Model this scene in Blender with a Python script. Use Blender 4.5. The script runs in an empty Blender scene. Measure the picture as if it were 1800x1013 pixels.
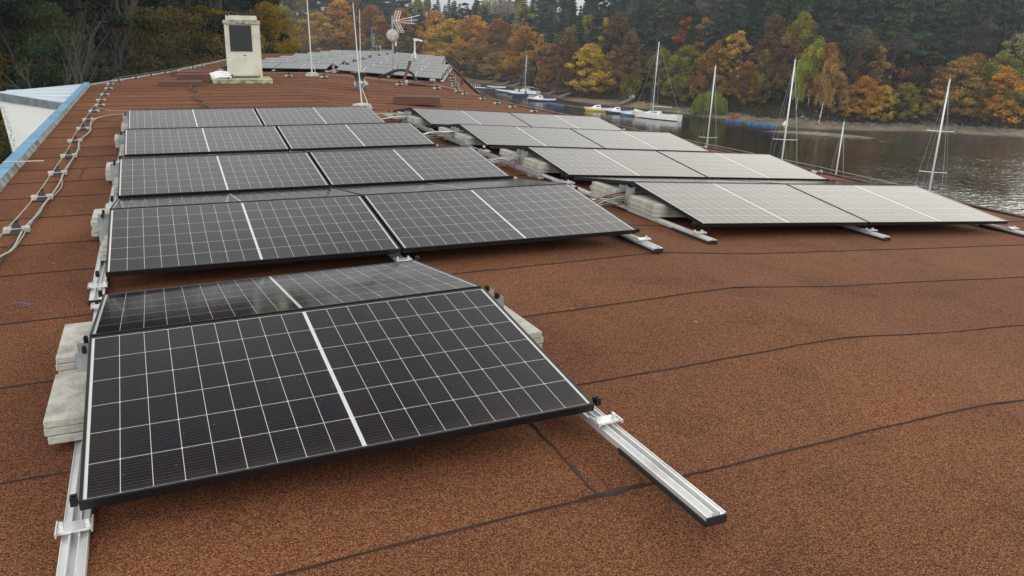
import bpy, math, random
import numpy as np
from mathutils import Matrix, Vector
S = bpy.context.scene
COL = S.collection
rad = math.radians
# ------------------------------------------------------------------ camera
FL = 1491.937                                   # focal length for an 1800 wide picture
CAM = Vector((0.29786, -2.7557, 1.48892))
cd = bpy.data.cameras.new('camera'); cam = bpy.data.objects.new('camera', cd); COL.objects.link(cam)
CM = Matrix(((0.9233584, 0.0640214, -0.3785637, CAM.x), (-0.3809658, 0.2752481, -0.8826684, CAM.y),
             (0.0476892, 0.9592392, 0.2785426, CAM.z), (0, 0, 0, 1)))
cam.matrix_world = CM
cd.sensor_width = 36; cd.lens = FL / 1800 * 36; cd.clip_start = 0.05; cd.clip_end = 3000
S.camera = cam
# ------------------------------------------------------------------ sky
SUN_EL, SUN_AZ = rad(27), rad(62)               # azimuth from +Y towards +X
w = bpy.data.worlds.new('World'); S.world = w; w.use_nodes = True
nt = w.node_tree; N = nt.nodes; K = nt.links
for n in list(N): N.remove(n)
wo = N.new('ShaderNodeOutputWorld'); bg = N.new('ShaderNodeBackground'); K.new(bg.outputs[0], wo.inputs[0])
sky = N.new('ShaderNodeTexSky'); sky.sky_type = 'NISHITA'; sky.sun_disc = False
sky.sun_elevation = SUN_EL; sky.sun_rotation = SUN_AZ
tc = N.new('ShaderNodeTexCoord')
vd = N.new('ShaderNodeVectorMath'); vd.operation = 'DOT_PRODUCT'; K.new(tc.outputs['Generated'], vd.inputs[0])
vd.inputs[1].default_value = (math.sin(SUN_AZ) * math.cos(SUN_EL), math.cos(SUN_AZ) * math.cos(SUN_EL), math.sin(SUN_EL))
glow = N.new('ShaderNodeMapRange'); glow.interpolation_type = 'SMOOTHSTEP'
glow.inputs[1].default_value = 0.74; glow.inputs[2].default_value = 1.0; glow.inputs[3].default_value = 0; glow.inputs[4].default_value = 1
K.new(vd.outputs['Value'], glow.inputs[0])
mp = N.new('ShaderNodeMapping'); mp.inputs['Scale'].default_value = (1, 1, 3.0); K.new(tc.outputs['Generated'], mp.inputs[0])
nz = N.new('ShaderNodeTexNoise'); nz.inputs['Scale'].default_value = 3.2; nz.inputs['Detail'].default_value = 7; nz.inputs['Roughness'].default_value = 0.55
K.new(mp.outputs[0], nz.inputs[0])
cr = N.new('ShaderNodeValToRGB')
cr.color_ramp.elements[0].position = 0.33; cr.color_ramp.elements[0].color = (0.54, 0.57, 0.60, 1)
cr.color_ramp.elements[1].position = 0.66; cr.color_ramp.elements[1].color = (0.95, 0.95, 0.92, 1)
K.new(nz.outputs[0], cr.inputs[0])
gm = N.new('ShaderNodeMix'); gm.data_type = 'RGBA'; gm.blend_type = 'ADD'; gm.inputs[0].default_value = 1
zs = N.new('ShaderNodeSeparateXYZ'); K.new(tc.outputs['Generated'], zs.inputs[0])
zr = N.new('ShaderNodeValToRGB'); e_ = zr.color_ramp.elements; K.new(zs.outputs[2], zr.inputs[0])     # cloud deck brightness by height above the horizon
for p_, v_ in ((0.14, 1.0), (0.42, 1.0)): e_.new(p_)
for q_, (p_, v_) in zip(e_, ((0.03, (.34, .37, .41)), (0.16, (.92, .90, .85)), (0.42, (.92, .90, .86)), (0.68, (.27, .27, .27)))): q_.position = p_; q_.color = (*v_, 1)
zc = N.new('ShaderNodeVectorMath'); zc.operation = 'MULTIPLY'; K.new(cr.outputs[0], zc.inputs[0]); K.new(zr.outputs[0], zc.inputs[1])
z2 = N.new('ShaderNodeVectorMath'); z2.operation = 'SCALE'; K.new(zc.outputs[0], z2.inputs[0]); z2.inputs['Scale'].default_value = 1.75; zc = z2
K.new(zc.outputs[0], gm.inputs[6])
gs = N.new('ShaderNodeVectorMath'); gs.operation = 'SCALE'; gs.inputs[0].default_value = (1.7, 1.58, 1.38); K.new(glow.outputs[0], gs.inputs['Scale'])
vd2 = N.new('ShaderNodeVectorMath'); vd2.operation = 'DOT_PRODUCT'; K.new(tc.outputs['Generated'], vd2.inputs[0])  # broad unseen glow behind the camera, added to front-light wall and trees
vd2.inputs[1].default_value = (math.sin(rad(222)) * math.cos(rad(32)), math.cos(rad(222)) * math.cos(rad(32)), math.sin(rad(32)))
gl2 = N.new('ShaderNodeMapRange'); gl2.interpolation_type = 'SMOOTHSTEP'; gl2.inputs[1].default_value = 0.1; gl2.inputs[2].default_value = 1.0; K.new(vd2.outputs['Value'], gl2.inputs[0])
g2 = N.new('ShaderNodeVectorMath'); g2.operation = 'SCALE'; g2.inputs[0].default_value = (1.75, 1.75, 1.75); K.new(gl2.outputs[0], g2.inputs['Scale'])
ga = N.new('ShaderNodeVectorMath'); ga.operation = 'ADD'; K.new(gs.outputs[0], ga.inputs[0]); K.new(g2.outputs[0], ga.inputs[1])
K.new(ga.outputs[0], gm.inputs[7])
# Nishita sky (scaled to its daylight strength) thinly showing through the cloud deck
ss = N.new('ShaderNodeVectorMath'); ss.operation = 'SCALE'; ss.inputs['Scale'].default_value = 0.10; K.new(sky.outputs[0], ss.inputs[0])
mx = N.new('ShaderNodeMix'); mx.data_type = 'RGBA'; mx.inputs[0].default_value = 0.86
K.new(ss.outputs[0], mx.inputs[6]); K.new(gm.outputs[2], mx.inputs[7])
K.new(mx.outputs[2], bg.inputs[0]); bg.inputs[1].default_value = 0.92
# ------------------------------------------------------------------ sun behind the cloud
sl = bpy.data.lights.new('sun', 'SUN'); sun = bpy.data.objects.new('sun', sl); COL.objects.link(sun)
sl.energy = 0.9; sl.angle = rad(16); sl.color = (1, 0.95, 0.87)
sun.rotation_euler = Vector((math.sin(SUN_AZ) * math.cos(SUN_EL), math.cos(SUN_AZ) * math.cos(SUN_EL), math.sin(SUN_EL))).to_track_quat('Z', 'Y').to_euler()
S.view_settings.view_transform = 'Standard'; S.view_settings.look = 'None'; S.view_settings.exposure = 0.05; S.view_settings.gamma = 1
S.render.engine = 'CYCLES'

# ------------------------------------------------------------------ frames
ML = Matrix(((0.9994559, 0, -0.0329820), (0, 1, 0), (0.0329820, 0, 0.9994559))).to_4x4()      # left roof plane -> level world
MR = Matrix(((0.99805979, -0.0017224, 0.06223899), (0.0018883, 0.99999482, -0.00260675), (-0.06223418, 0.00271922, 0.99805787))).to_4x4()
MR.translation = Vector((4.2592, 2.7230, -0.0778))
MR = ML @ MR
WZ = CAM.z - 10.5                                                                            # water level
def shift(y): return 0.0 if y < 18 else (0.36 * (y - 18) if y < 28 else 3.6 + .25 * (y - 28))
def prof(x, y):
    d = x - shift(y)
    if d < 3.5: return 0.0
    if d < 4.26: return -0.0778 * (d - 3.5) / .76
    return -.0778 - .06236 * (d - 4.26)
def spot(u, d):
    """ground point at bearing of picture column u (of 1800), d metres from the camera"""
    v = CM.to_3x3() @ Vector(((u - 900) / FL, (506.5 - 100) / FL, -1)); v.z = 0; v.normalize()
    return Vector((CAM.x + v.x * d, CAM.y + v.y * d))
def topz(u, v, d):
    q = CM.to_3x3() @ Vector(((u - 900) / FL, (506.5 - v) / FL, -1))
    return CAM.z + d * q.z / math.hypot(q.x, q.y)

# ------------------------------------------------------------------ materials
def mat(name, col, rough=0.6, metal=0.0, spec=0.5, noise=None, bump=None):
    """noise=(scale, colour2, lo, hi) mottles the colour; bump=(scale, strength)"""
    m = bpy.data.materials.new(name); m.use_nodes = True; n = m.node_tree.nodes; k = m.node_tree.links
    b = n['Principled BSDF']; b.inputs['Base Color'].default_value = (*col, 1); b.inputs['Roughness'].default_value = rough
    b.inputs['Metallic'].default_value = metal; b.inputs['Specular IOR Level'].default_value = spec
    t = n.new('ShaderNodeTexCoord')
    if noise:
        z = n.new('ShaderNodeTexNoise'); z.inputs['Scale'].default_value = noise[0]; z.inputs['Detail'].default_value = 6
        k.new(t.outputs['Object'], z.inputs[0])
        r = n.new('ShaderNodeMapRange'); r.inputs[1].default_value = noise[2]; r.inputs[2].default_value = noise[3]; k.new(z.outputs[0], r.inputs[0])
        x = n.new('ShaderNodeMix'); x.data_type = 'RGBA'; x.inputs[6].default_value = (*col, 1); x.inputs[7].default_value = (*noise[1], 1)
        k.new(r.outputs[0], x.inputs[0]); k.new(x.outputs[2], b.inputs['Base Color'])
    if bump:
        z = n.new('ShaderNodeTexNoise'); z.inputs['Scale'].default_value = bump[0]; z.inputs['Detail'].default_value = 4
        k.new(t.outputs['Object'], z.inputs[0])
        u = n.new('ShaderNodeBump'); u.inputs['Strength'].default_value = bump[1]; u.inputs['Distance'].default_value = 0.01
        k.new(z.outputs[0], u.inputs['Height']); k.new(u.outputs[0], b.inputs['Normal'])
    return m
M = {}
M['black_frame'] = mat('black_anodised', (0.006, 0.006, 0.007), 0.45, 0.0, 0.35)
M['alu'] = mat('aluminium', (0.80, 0.80, 0.79), 0.36, 0.55, noise=(9, (0.62, 0.62, 0.61), 0.45, 0.75))
M['galv'] = mat('galvanised_steel', (0.42, 0.44, 0.45), 0.5, 0.6, noise=(14, (0.25, 0.26, 0.27), 0.4, 0.7))
M['rubber'] = mat('black_rubber', (0.012, 0.012, 0.012), 0.7)
M['concrete'] = mat('concrete', (0.50, 0.48, 0.42), 0.9, noise=(11, (0.27, 0.27, 0.23), 0.42, 0.72), bump=(90, 0.5))
M['bitumen'] = mat('bitumen', (0.040, 0.021, 0.016), 0.85)
M['brown_felt'] = mat('brown_felt_dark', (0.13, 0.055, 0.038), 0.9, noise=(60, (0.07, 0.03, 0.022), 0.4, 0.65), bump=(150, 0.5))
M['blue_metal'] = mat('blue_painted_metal', (0.10, 0.25, 0.41), 0.5, noise=(3, (0.16, 0.32, 0.46), 0.4, 0.6))
M['flaky'] = mat('flaking_grey_upstand', (0.24, 0.26, 0.25), 0.85, noise=(5, (0.09, 0.10, 0.095), 0.42, 0.62))
M['plaster'] = mat('white_plaster', (0.86, 0.86, 0.82), 0.9, noise=(0.8, (0.76, 0.75, 0.69), 0.5, 0.75), bump=(30, 0.2))
M['zinc'] = mat('zinc_coping', (0.23, 0.26, 0.27), 0.55, 0.2, noise=(5, (0.15, 0.17, 0.18), 0.4, 0.6))
M['roof_metal'] = mat('pale_standing_seam', (0.52, 0.60, 0.66), 0.45, 0.15)
M['cream'] = mat('cream_painted_steel', (0.62, 0.60, 0.51), 0.55, noise=(2.2, (0.49, 0.46, 0.37), 0.45, 0.7))
M['moss'] = mat('mossy_cream', (0.45, 0.44, 0.33), 0.8, noise=(9, (0.17, 0.18, 0.09), 0.42, 0.6))
M['dark_grille'] = mat('dark_grille', (0.02, 0.022, 0.028), 0.5)
M['white_wrap'] = mat('foil_wrap', (0.75, 0.75, 0.74), 0.35, 0.5, bump=(25, 1.0))
M['cable_white'] = mat('pale_cable', (0.42, 0.39, 0.32), 0.6)
M['cable_grey'] = mat('grey_cable', (0.30, 0.29, 0.26), 0.6)
M['cable_black'] = mat('black_cable', (0.02, 0.02, 0.02), 0.5)
M['cable_red'] = mat('red_cable', (0.35, 0.03, 0.03), 0.5)
M['cable_green'] = mat('green_cable', (0.05, 0.25, 0.22), 0.5)
M['brown_paint'] = mat('brown_painted_wood', (0.10, 0.035, 0.03), 0.6)
M['dish'] = mat('beige_dish', (0.42, 0.38, 0.33), 0.6)
M['white_gel'] = mat('white_gelcoat', (0.84, 0.84, 0.81), 0.3, noise=(1.5, (0.72, 0.71, 0.67), 0.5, 0.8))
M['white_plastic'] = mat('white_plastic', (0.75, 0.75, 0.73), 0.45)
M['mast'] = mat('mast_aluminium', (0.72, 0.73, 0.73), 0.38, 0.25)
M['wire'] = mat('steel_wire', (0.33, 0.34, 0.35), 0.4, 0.4)
M['navy'] = mat('navy_canvas', (0.015, 0.03, 0.08), 0.7)
M['yellow'] = mat('yellow_gelcoat', (0.62, 0.42, 0.03), 0.35)
M['dock_blue'] = mat('blue_float', (0.06, 0.17, 0.36), 0.6, noise=(1.5, (0.03, 0.10, 0.25), 0.4, 0.6))
M['wood'] = mat('weathered_planks', (0.23, 0.20, 0.17), 0.85, noise=(6, (0.13, 0.11, 0.09), 0.4, 0.65))
M['orange'] = mat('orange_plastic', (0.70, 0.22, 0.03), 0.5)
M['red_kayak'] = mat('faded_red_plastic', (0.40, 0.09, 0.06), 0.5)
M['rock'] = mat('shore_rock', (0.16, 0.15, 0.14), 0.9, noise=(1.2, (0.08, 0.075, 0.07), 0.4, 0.65))
M['roof_tile'] = mat('dark_roof_tile', (0.11, 0.07, 0.06), 0.8)
M['dark_glass'] = mat('dark_glass', (0.02, 0.025, 0.03), 0.12)
M['trunk'] = mat('bark', (0.075, 0.062, 0.052), 0.95, noise=(5, (0.035, 0.03, 0.026), 0.4, 0.65))
M['pine_trunk'] = mat('pine_bark', (0.09, 0.06, 0.045), 0.95, noise=(3, (0.045, 0.036, 0.03), 0.4, 0.65))
M['birch_trunk'] = mat('birch_bark', (0.60, 0.58, 0.54), 0.85, noise=(4, (0.10, 0.09, 0.08), 0.55, 0.66))
M['twig'] = mat('grey_twigs', (0.075, 0.066, 0.055), 0.95)

def node(nt_, typ, **kw):
    n = nt_.nodes.new(typ)
    for a, b in kw.items(): setattr(n, a, b)
    return n
def mth(nt_, op, a, b=None):
    n = nt_.nodes.new('ShaderNodeMath'); n.operation = op
    for i, q in enumerate((a, b)):
        if q is None: continue
        if isinstance(q, (int, float)): n.inputs[i].default_value = q
        else: nt_.links.new(q, n.inputs[i])
    return n.outputs[0]
def foliage_mat(name, transl=0.3):
    m = bpy.data.materials.new(name); m.use_nodes = True; t = m.node_tree; n = t.nodes; k = t.links
    n.remove(n['Principled BSDF'])
    oi = n.new('ShaderNodeObjectInfo'); at = n.new('ShaderNodeAttribute'); at.attribute_name = 'v'
    mr = n.new('ShaderNodeMapRange'); mr.inputs[3].default_value = 0.5; mr.inputs[4].default_value = 1.55; k.new(at.outputs['Fac'], mr.inputs[0])
    sc = n.new('ShaderNodeVectorMath'); sc.operation = 'SCALE'; k.new(oi.outputs['Color'], sc.inputs[0]); k.new(mr.outputs[0], sc.inputs['Scale'])
    hs = n.new('ShaderNodeHueSaturation'); k.new(sc.outputs[0], hs.inputs['Color'])
    h = n.new('ShaderNodeMapRange'); h.inputs[3].default_value = 0.478; h.inputs[4].default_value = 0.53; k.new(at.outputs['Fac'], h.inputs[0])
    k.new(h.outputs[0], hs.inputs['Hue'])
    d = n.new('ShaderNodeBsdfDiffuse'); tr = n.new('ShaderNodeBsdfTranslucent'); x = n.new('ShaderNodeMixShader'); x.inputs[0].default_value = transl
    k.new(hs.outputs[0], d.inputs[0]); k.new(hs.outputs[0], tr.inputs[0]); k.new(d.outputs[0], x.inputs[1]); k.new(tr.outputs[0], x.inputs[2])
    k.new(x.outputs[0], n['Material Output'].inputs[0])
    return m
M['leaf'] = foliage_mat('autumn_and_needle_foliage')

def roof_felt():
    m = bpy.data.materials.new('mineral_felt'); m.use_nodes = True; t = m.node_tree; n = t.nodes; k = t.links; b = n['Principled BSDF']
    c = n.new('ShaderNodeTexCoord').outputs['Object']
    def nz(s, d=3, r=.55):
        z = n.new('ShaderNodeTexNoise'); z.inputs['Scale'].default_value = s; z.inputs['Detail'].default_value = d; z.inputs['Roughness'].default_value = r; k.new(c, z.inputs[0]); return z.outputs[0]
    def ramp(x, *st):
        r = n.new('ShaderNodeValToRGB'); e = r.color_ramp.elements
        while len(e) < len(st): e.new(0.5)
        for q, (p_, col) in zip(e, st): q.position = p_; q.color = (*col, 1)
        k.new(x, r.inputs[0]); return r.outputs[0]
    vo = n.new('ShaderNodeTexVoronoi'); vo.inputs['Scale'].default_value = 330; k.new(c, vo.inputs['Vector']); vs_ = n.new('ShaderNodeSeparateColor'); k.new(vo.outputs['Color'], vs_.inputs[0])
    clump = nz(240, 2, .7)
    gsum = mth(t, 'ADD', mth(t, 'MULTIPLY', vs_.outputs[0], .62), mth(t, 'MULTIPLY', clump, .55))
    fine = ramp(mth(t, 'SUBTRACT', gsum, .07), (0.22, (0.034, 0.011, 0.007)), (0.44, (0.102, 0.037, 0.021)), (0.60, (0.165, 0.063, 0.033)), (0.80, (0.33, 0.155, 0.068)))
    big = ramp(nz(0.45, 6), (0.3, (0.80, 0.79, 0.80)), (0.7, (1.14, 1.12, 1.06)))
    mid = ramp(nz(2.2, 7, .62), (0.36, (0.84, 0.83, 0.84)), (0.46, (1.0, 1.0, 1.0)), (0.62, (1.02, 1.02, 1.02)), (0.74, (1.14, 1.13, 1.12)))
    m1 = node(t, 'ShaderNodeMix', data_type='RGBA', blend_type='MULTIPLY'); m1.inputs[0].default_value = 1; k.new(fine, m1.inputs[6]); k.new(big, m1.inputs[7])
    m2 = node(t, 'ShaderNodeMix', data_type='RGBA', blend_type='MULTIPLY'); m2.inputs[0].default_value = 1; k.new(m1.outputs[2], m2.inputs[6]); k.new(mid, m2.inputs[7])
    ta = n.new('ShaderNodeAttribute'); ta.attribute_name = 'tone'
    m3 = n.new('ShaderNodeVectorMath'); m3.operation = 'SCALE'; k.new(m2.outputs[2], m3.inputs[0]); k.new(ta.outputs['Fac'], m3.inputs['Scale'])
    k.new(m3.outputs[0], b.inputs['Base Color']); b.inputs['Roughness'].default_value = 0.92; b.inputs['Specular IOR Level'].default_value = 0.12
    bp = n.new('ShaderNodeBump'); bp.inputs['Strength'].default_value = 0.6; bp.inputs['Distance'].default_value = 0.004
    k.new(nz(170, 2), bp.inputs['Height']); k.new(bp.outputs[0], b.inputs['Normal'])
    return m
M['felt'] = roof_felt()

PW, PD = 1.722, 1.134
def cells():
    m = bpy.data.materials.new('solar_cells_under_glass'); m.use_nodes = True; t = m.node_tree; n = t.nodes; k = t.links; b = n['Principled BSDF']
    uv = n.new('ShaderNodeUVMap'); sp = n.new('ShaderNodeSeparateXYZ'); k.new(uv.outputs[0], sp.inputs[0])
    u, v = sp.outputs[0], sp.outputs[1]
    pu, pv = 0.0927, 0.1843
    uu = mth(t, 'SUBTRACT', mth(t, 'ABSOLUTE', mth(t, 'SUBTRACT', u, PW / 2)), 0.0065)
    vv = mth(t, 'SUBTRACT', v, (PD - 6 * pv) / 2)
    def grid(x, p, half):
        f = mth(t, 'FRACT', mth(t, 'DIVIDE', x, p)); f = mth(t, 'ABSOLUTE', mth(t, 'SUBTRACT', f, 0.5))   # 0 centre, .5 edge
        return mth(t, 'MULTIPLY', mth(t, 'SUBTRACT', 0.5, f), p)                                             # metres to nearest line
    du, dv = grid(uu, pu, 0), grid(vv, pv, 0)
    line = mth(t, 'MAXIMUM', mth(t, 'LESS_THAN', du, 0.0009), mth(t, 'LESS_THAN', dv, 0.0011))
    # chamfered corners: only every second column line has them (half cut cells)
    f2 = mth(t, 'ABSOLUTE', mth(t, 'SUBTRACT', mth(t, 'FRACT', mth(t, 'DIVIDE', uu, pu * 2)), 0.5))
    du2 = mth(t, 'MULTIPLY', mth(t, 'SUBTRACT', 0.5, f2), pu * 2)
    line = mth(t, 'MAXIMUM', line, mth(t, 'LESS_THAN', mth(t, 'ADD', du2, dv), 0.0052))
    out = mth(t, 'MAXIMUM', mth(t, 'LESS_THAN', uu, 0.0), mth(t, 'GREATER_THAN', uu, 9 * pu))
    out = mth(t, 'MAXIMUM', out, mth(t, 'MAXIMUM', mth(t, 'LESS_THAN', vv, 0.0), mth(t, 'GREATER_THAN', vv, 6 * pv)))
    white = mth(t, 'MAXIMUM', line, out)
    bus = mth(t, 'LESS_THAN', mth(t, 'ABSOLUTE', mth(t, 'SUBTRACT', mth(t, 'FRACT', mth(t, 'DIVIDE', vv, pv / 11)), 0.5)), 0.045)
    # per cell tint
    cb = n.new('ShaderNodeCombineXYZ'); k.new(mth(t, 'FLOOR', mth(t, 'DIVIDE', u, pu)), cb.inputs[0]); k.new(mth(t, 'FLOOR', mth(t, 'DIVIDE', vv, pv)), cb.inputs[1])
    oi = n.new('ShaderNodeObjectInfo'); k.new(mth(t, 'MULTIPLY', oi.outputs['Random'], 50.0), cb.inputs[2])
    wn = n.new('ShaderNodeTexWhiteNoise'); k.new(cb.outputs[0], wn.inputs[0])
    c1 = node(t, 'ShaderNodeMix', data_type='RGBA'); c1.inputs[6].default_value = (0.0040, 0.0030, 0.0056, 1); c1.inputs[7].default_value = (0.0095, 0.0055, 0.0068, 1); k.new(wn.outputs[0], c1.inputs[0])
    c2 = node(t, 'ShaderNodeMix', data_type='RGBA'); c2.inputs[7].default_value = (0.045, 0.04, 0.05, 1); k.new(bus, c2.inputs[0]); k.new(c1.outputs[2], c2.inputs[6])
    c3 = node(t, 'ShaderNodeMix', data_type='RGBA'); c3.inputs[7].default_value = (0.58, 0.58, 0.56, 1); k.new(white, c3.inputs[0]); k.new(c2.outputs[2], c3.inputs[6])
    # dust
    tc_ = n.new('ShaderNodeTexCoord'); dn = n.new('ShaderNodeTexNoise'); dn.inputs['Scale'].default_value = 2.5; dn.inputs['Detail'].default_value = 8; k.new(tc_.outputs['Object'], dn.inputs[0])
    sv = n.new('ShaderNodeTexNoise'); sv.inputs['Scale'].default_value = 60; sv.inputs['Detail'].default_value = 1; k.new(tc_.outputs['Object'], sv.inputs[0])
    fl = mth(t, 'MULTIPLY', mth(t, 'GREATER_THAN', sv.outputs[0], 0.76), 0.16)
    dr = n.new('ShaderNodeMapRange'); dr.inputs[1].default_value = 0.4; dr.inputs[2].default_value = 0.8; dr.inputs[3].default_value = 0.0; dr.inputs[4].default_value = 0.008; k.new(dn.outputs[0], dr.inputs[0])
    c4 = node(t, 'ShaderNodeMix', data_type='RGBA'); c4.inputs[7].default_value = (0.32, 0.29, 0.25, 1); edge = n.new('ShaderNodeMapRange'); edge.inputs[1].default_value = 0.075; edge.inputs[2].default_value = 0.012; edge.inputs[3].default_value = 0.0; edge.inputs[4].default_value = 0.09; k.new(v, edge.inputs[0]); k.new(mth(t, 'ADD', mth(t, 'ADD', dr.outputs[0], fl), mth(t, 'MULTIPLY', edge.outputs[0], dn.outputs[0])), c4.inputs[0]); k.new(c3.outputs[2], c4.inputs[6])
    k.new(c4.outputs[2], b.inputs['Base Color']); b.inputs['Roughness'].default_value = 0.13; b.inputs['IOR'].default_value = 1.31
    rr = n.new('ShaderNodeMapRange'); rr.inputs[1].default_value = 0.3; rr.inputs[2].default_value = 0.7; rr.inputs[3].default_value = 0.09; rr.inputs[4].default_value = 0.16; k.new(dn.outputs[0], rr.inputs[0]); k.new(rr.outputs[0], b.inputs['Roughness'])
    return m
M['cells'] = cells()

# ------------------------------------------------------------------ mesh building
class MB:
    def __init__(s): s.v = []; s.f = []; s.m = []; s.mi = 0
    def add(s, vs, fs, mx_=None):
        b = len(s.v)
        s.v += [tuple(mx_ @ Vector(q)) for q in vs] if mx_ is not None else [tuple(q) for q in vs]
        s.f += [tuple(i + b for i in q) for q in fs]; s.m += [s.mi] * len(fs)
        return s
    def box(s, lo, hi, mx_=None, bev=0.0):
        x0, y0, z0 = lo; x1, y1, z1 = hi
        if bev <= 0:
            return s.add([(x0, y0, z0), (x1, y0, z0), (x1, y1, z0), (x0, y1, z0), (x0, y0, z1), (x1, y0, z1), (x1, y1, z1), (x0, y1, z1)],
                         [(0, 3, 2, 1), (4, 5, 6, 7), (0, 1, 5, 4), (1, 2, 6, 5), (2, 3, 7, 6), (3, 0, 4, 7)], mx_)
        c = bev; vs = []; fs = []
        rings = [(z0, c), (z0 + c, 0), (z1 - c, 0), (z1, c)]
        for z, i in rings:
            e = c - i if False else i
            vs += [(x0 + c, y0 + e, z), (x1 - c, y0 + e, z), (x1 - e, y0 + c, z), (x1 - e, y1 - c, z), (x1 - c, y1 - e, z), (x0 + c, y1 - e, z), (x0 + e, y1 - c, z), (x0 + e, y0 + c, z)]
        for r in range(3):
            for i in range(8):
                j = (i + 1) % 8; fs.append((r * 8 + i, r * 8 + j, r * 8 + 8 + j, r * 8 + 8 + i))
        fs.append(tuple(reversed(range(8)))); fs.append(tuple(range(24, 32)))
        return s.add(vs, fs, mx_)
    def tube(s, pts, r, seg=6, cap=True):
        pts = [Vector(p) for p in pts]; rs = r if isinstance(r, (list, tuple)) else [r] * len(pts)
        b = len(s.v); prev = None
        for i, p in enumerate(pts):
            d = (pts[min(i + 1, len(pts) - 1)] - pts[max(i - 1, 0)])
            if d.length < 1e-9: d = Vector((0, 0, 1))
            d.normalize()
            if prev is None:
                a = Vector((0, 0, 1)) if abs(d.z) < 0.9 else Vector((1, 0, 0)); x = d.cross(a).normalized()
            else: x = (prev - d * prev.dot(d)).normalized()
            prev = x; y = d.cross(x)
            for k_ in range(seg):
                a = 2 * math.pi * k_ / seg; s.v.append(tuple(p + (x * math.cos(a) + y * math.sin(a)) * rs[i]))
        for i in range(len(pts) - 1):
            for k_ in range(seg):
                j = (k_ + 1) % seg; s.f.append((b + i * seg + k_, b + i * seg + j, b + (i + 1) * seg + j, b + (i + 1) * seg + k_)); s.m.append(s.mi)
        if cap:
            s.f.append(tuple(b + k_ for k_ in reversed(range(seg)))); s.f.append(tuple(b + (len(pts) - 1) * seg + k_ for k_ in range(seg))); s.m += [s.mi] * 2
        return s
    def lathe(s, prf, seg=16, mx_=None):
        vs = []; fs = []
        for r, z in prf:
            for k_ in range(seg): a = 2 * math.pi * k_ / seg; vs.append((r * math.cos(a), r * math.sin(a), z))
        for i in range(len(prf) - 1):
            for k_ in range(seg): j = (k_ + 1) % seg; fs.append((i * seg + k_, i * seg + j, (i + 1) * seg + j, (i + 1) * seg + k_))
        fs.append(tuple(reversed(range(seg)))); fs.append(tuple((len(prf) - 1) * seg + k_ for k_ in range(seg)))
        return s.add(vs, fs, mx_)
    def mesh(s, name, mats, smooth=False):
        me = bpy.data.meshes.new(name); me.from_pydata(s.v, [], s.f)
        for q in (mats if isinstance(mats, (list, tuple)) else [mats]): me.materials.append(q)
        me.polygons.foreach_set('material_index', s.m)
        if smooth: me.polygons.foreach_set('use_smooth', [True] * len(me.polygons))
        me.update(); return me
    def build(s, name, mats, parent=None, mw=None, smooth=False):
        o = bpy.data.objects.new(name, s.mesh(name, mats, smooth)); COL.objects.link(o)
        if parent: o.parent = parent
        if mw is not None: o.matrix_world = mw
        return o
def smooth_path(pts, n=6):
    pts = [Vector(p) for p in pts]; out = []
    for i in range(len(pts) - 1):
        p0, p1, p2, p3 = pts[max(i - 1, 0)], pts[i], pts[i + 1], pts[min(i + 2, len(pts) - 1)]
        for k_ in range(n):
            t = k_ / n; out.append(0.5 * ((2 * p1) + (p2 - p0) * t + (2 * p0 - 5 * p1 + 4 * p2 - p3) * t * t + (3 * p1 - p0 - 3 * p2 + p3) * t ** 3))
    out.append(pts[-1]); return out
def tag(o, label=None, cat=None, group=None, kind=None):
    if label: o['label'] = label
    if cat: o['category'] = cat
    if group: o['group'] = group
    if kind: o['kind'] = kind
    return o
def thing(name, label, cat, mw, group=None):
    o = bpy.data.objects.new(name, None); COL.objects.link(o); o.empty_display_size = 0.1
    o.matrix_world = mw; return tag(o, label, cat, group)
def copy_tree(o, parent=None):
    c = o.copy(); COL.objects.link(c)
    if parent: c.parent = parent
    for ch in list(o.children): copy_tree(ch, c)
    return c
T = Matrix.Translation
def RZ(a): return Matrix.Rotation(a, 4, 'Z')
def RX(a): return Matrix.Rotation(a, 4, 'X')
def RY(a): return Matrix.Rotation(a, 4, 'Y')
def onroof(x, y, z=0.0, a=0.0):
    return ML @ T((x, y, prof(x, y) + z)) @ RZ(a)
ORD = ['first', 'second', 'third', 'fourth', 'fifth']
rnd = random.Random(7)

# ================================================================== BUILDING (roof felt, edges, walls, wing)
bld = thing('building', 'long low building with reddish brown felt roof under the solar panels', 'building', ML)
def interp(tab, y):
    if y <= tab[0][0]: return tab[0][1]
    for (a, b), (c, d) in zip(tab, tab[1:]):
        if y <= c: return b + (d - b) * (y - a) / (c - a)
    return tab[-1][1]
XL = [(-9, -1.00), (21, -1.06), (22.6, -0.55), (27.3, 0.95), (37.5, 3.4), (47.2, 6.0)]
XR = [(-9, 8.85), (20, 8.85), (24.4, 10.05), (31.3, 12.05), (43.8, 15.62), (47.2, 16.5)]
seam0 = [-0.66 - 0.93 * i for i in range(9, 0, -1)] + [-0.66, 0.20, 1.11, 2.01, 2.97, 3.78, 4.72, 5.60, 6.45, 7.25, 8.14, 9.02, 10.10, 11.10, 12.08, 13.10]
while seam0[-1] < 46.5: seam0.append(seam0[-1] + 0.93 + rnd.uniform(-.05, .05))
def wob(k_, x): return 0.012 * math.sin(x * .9 + k_ * 2.1) + 0.004 * math.sin(x * 3.7 + k_ * 5.3) + 0.0025 * math.sin(x * 13 + k_)
def seam_y(k_, x):
    return seam0[k_] + 0.047 * (min(x, 3.98) + .2) + 0.018 * max(0, x - 3.98) + wob(k_, x)
mb = MB(); NX = 44
def xs_at(y):
    a, b = interp(XL, y), interp(XR, y); return [a + (b - a) * i / NX for i in range(NX + 1)]
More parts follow.
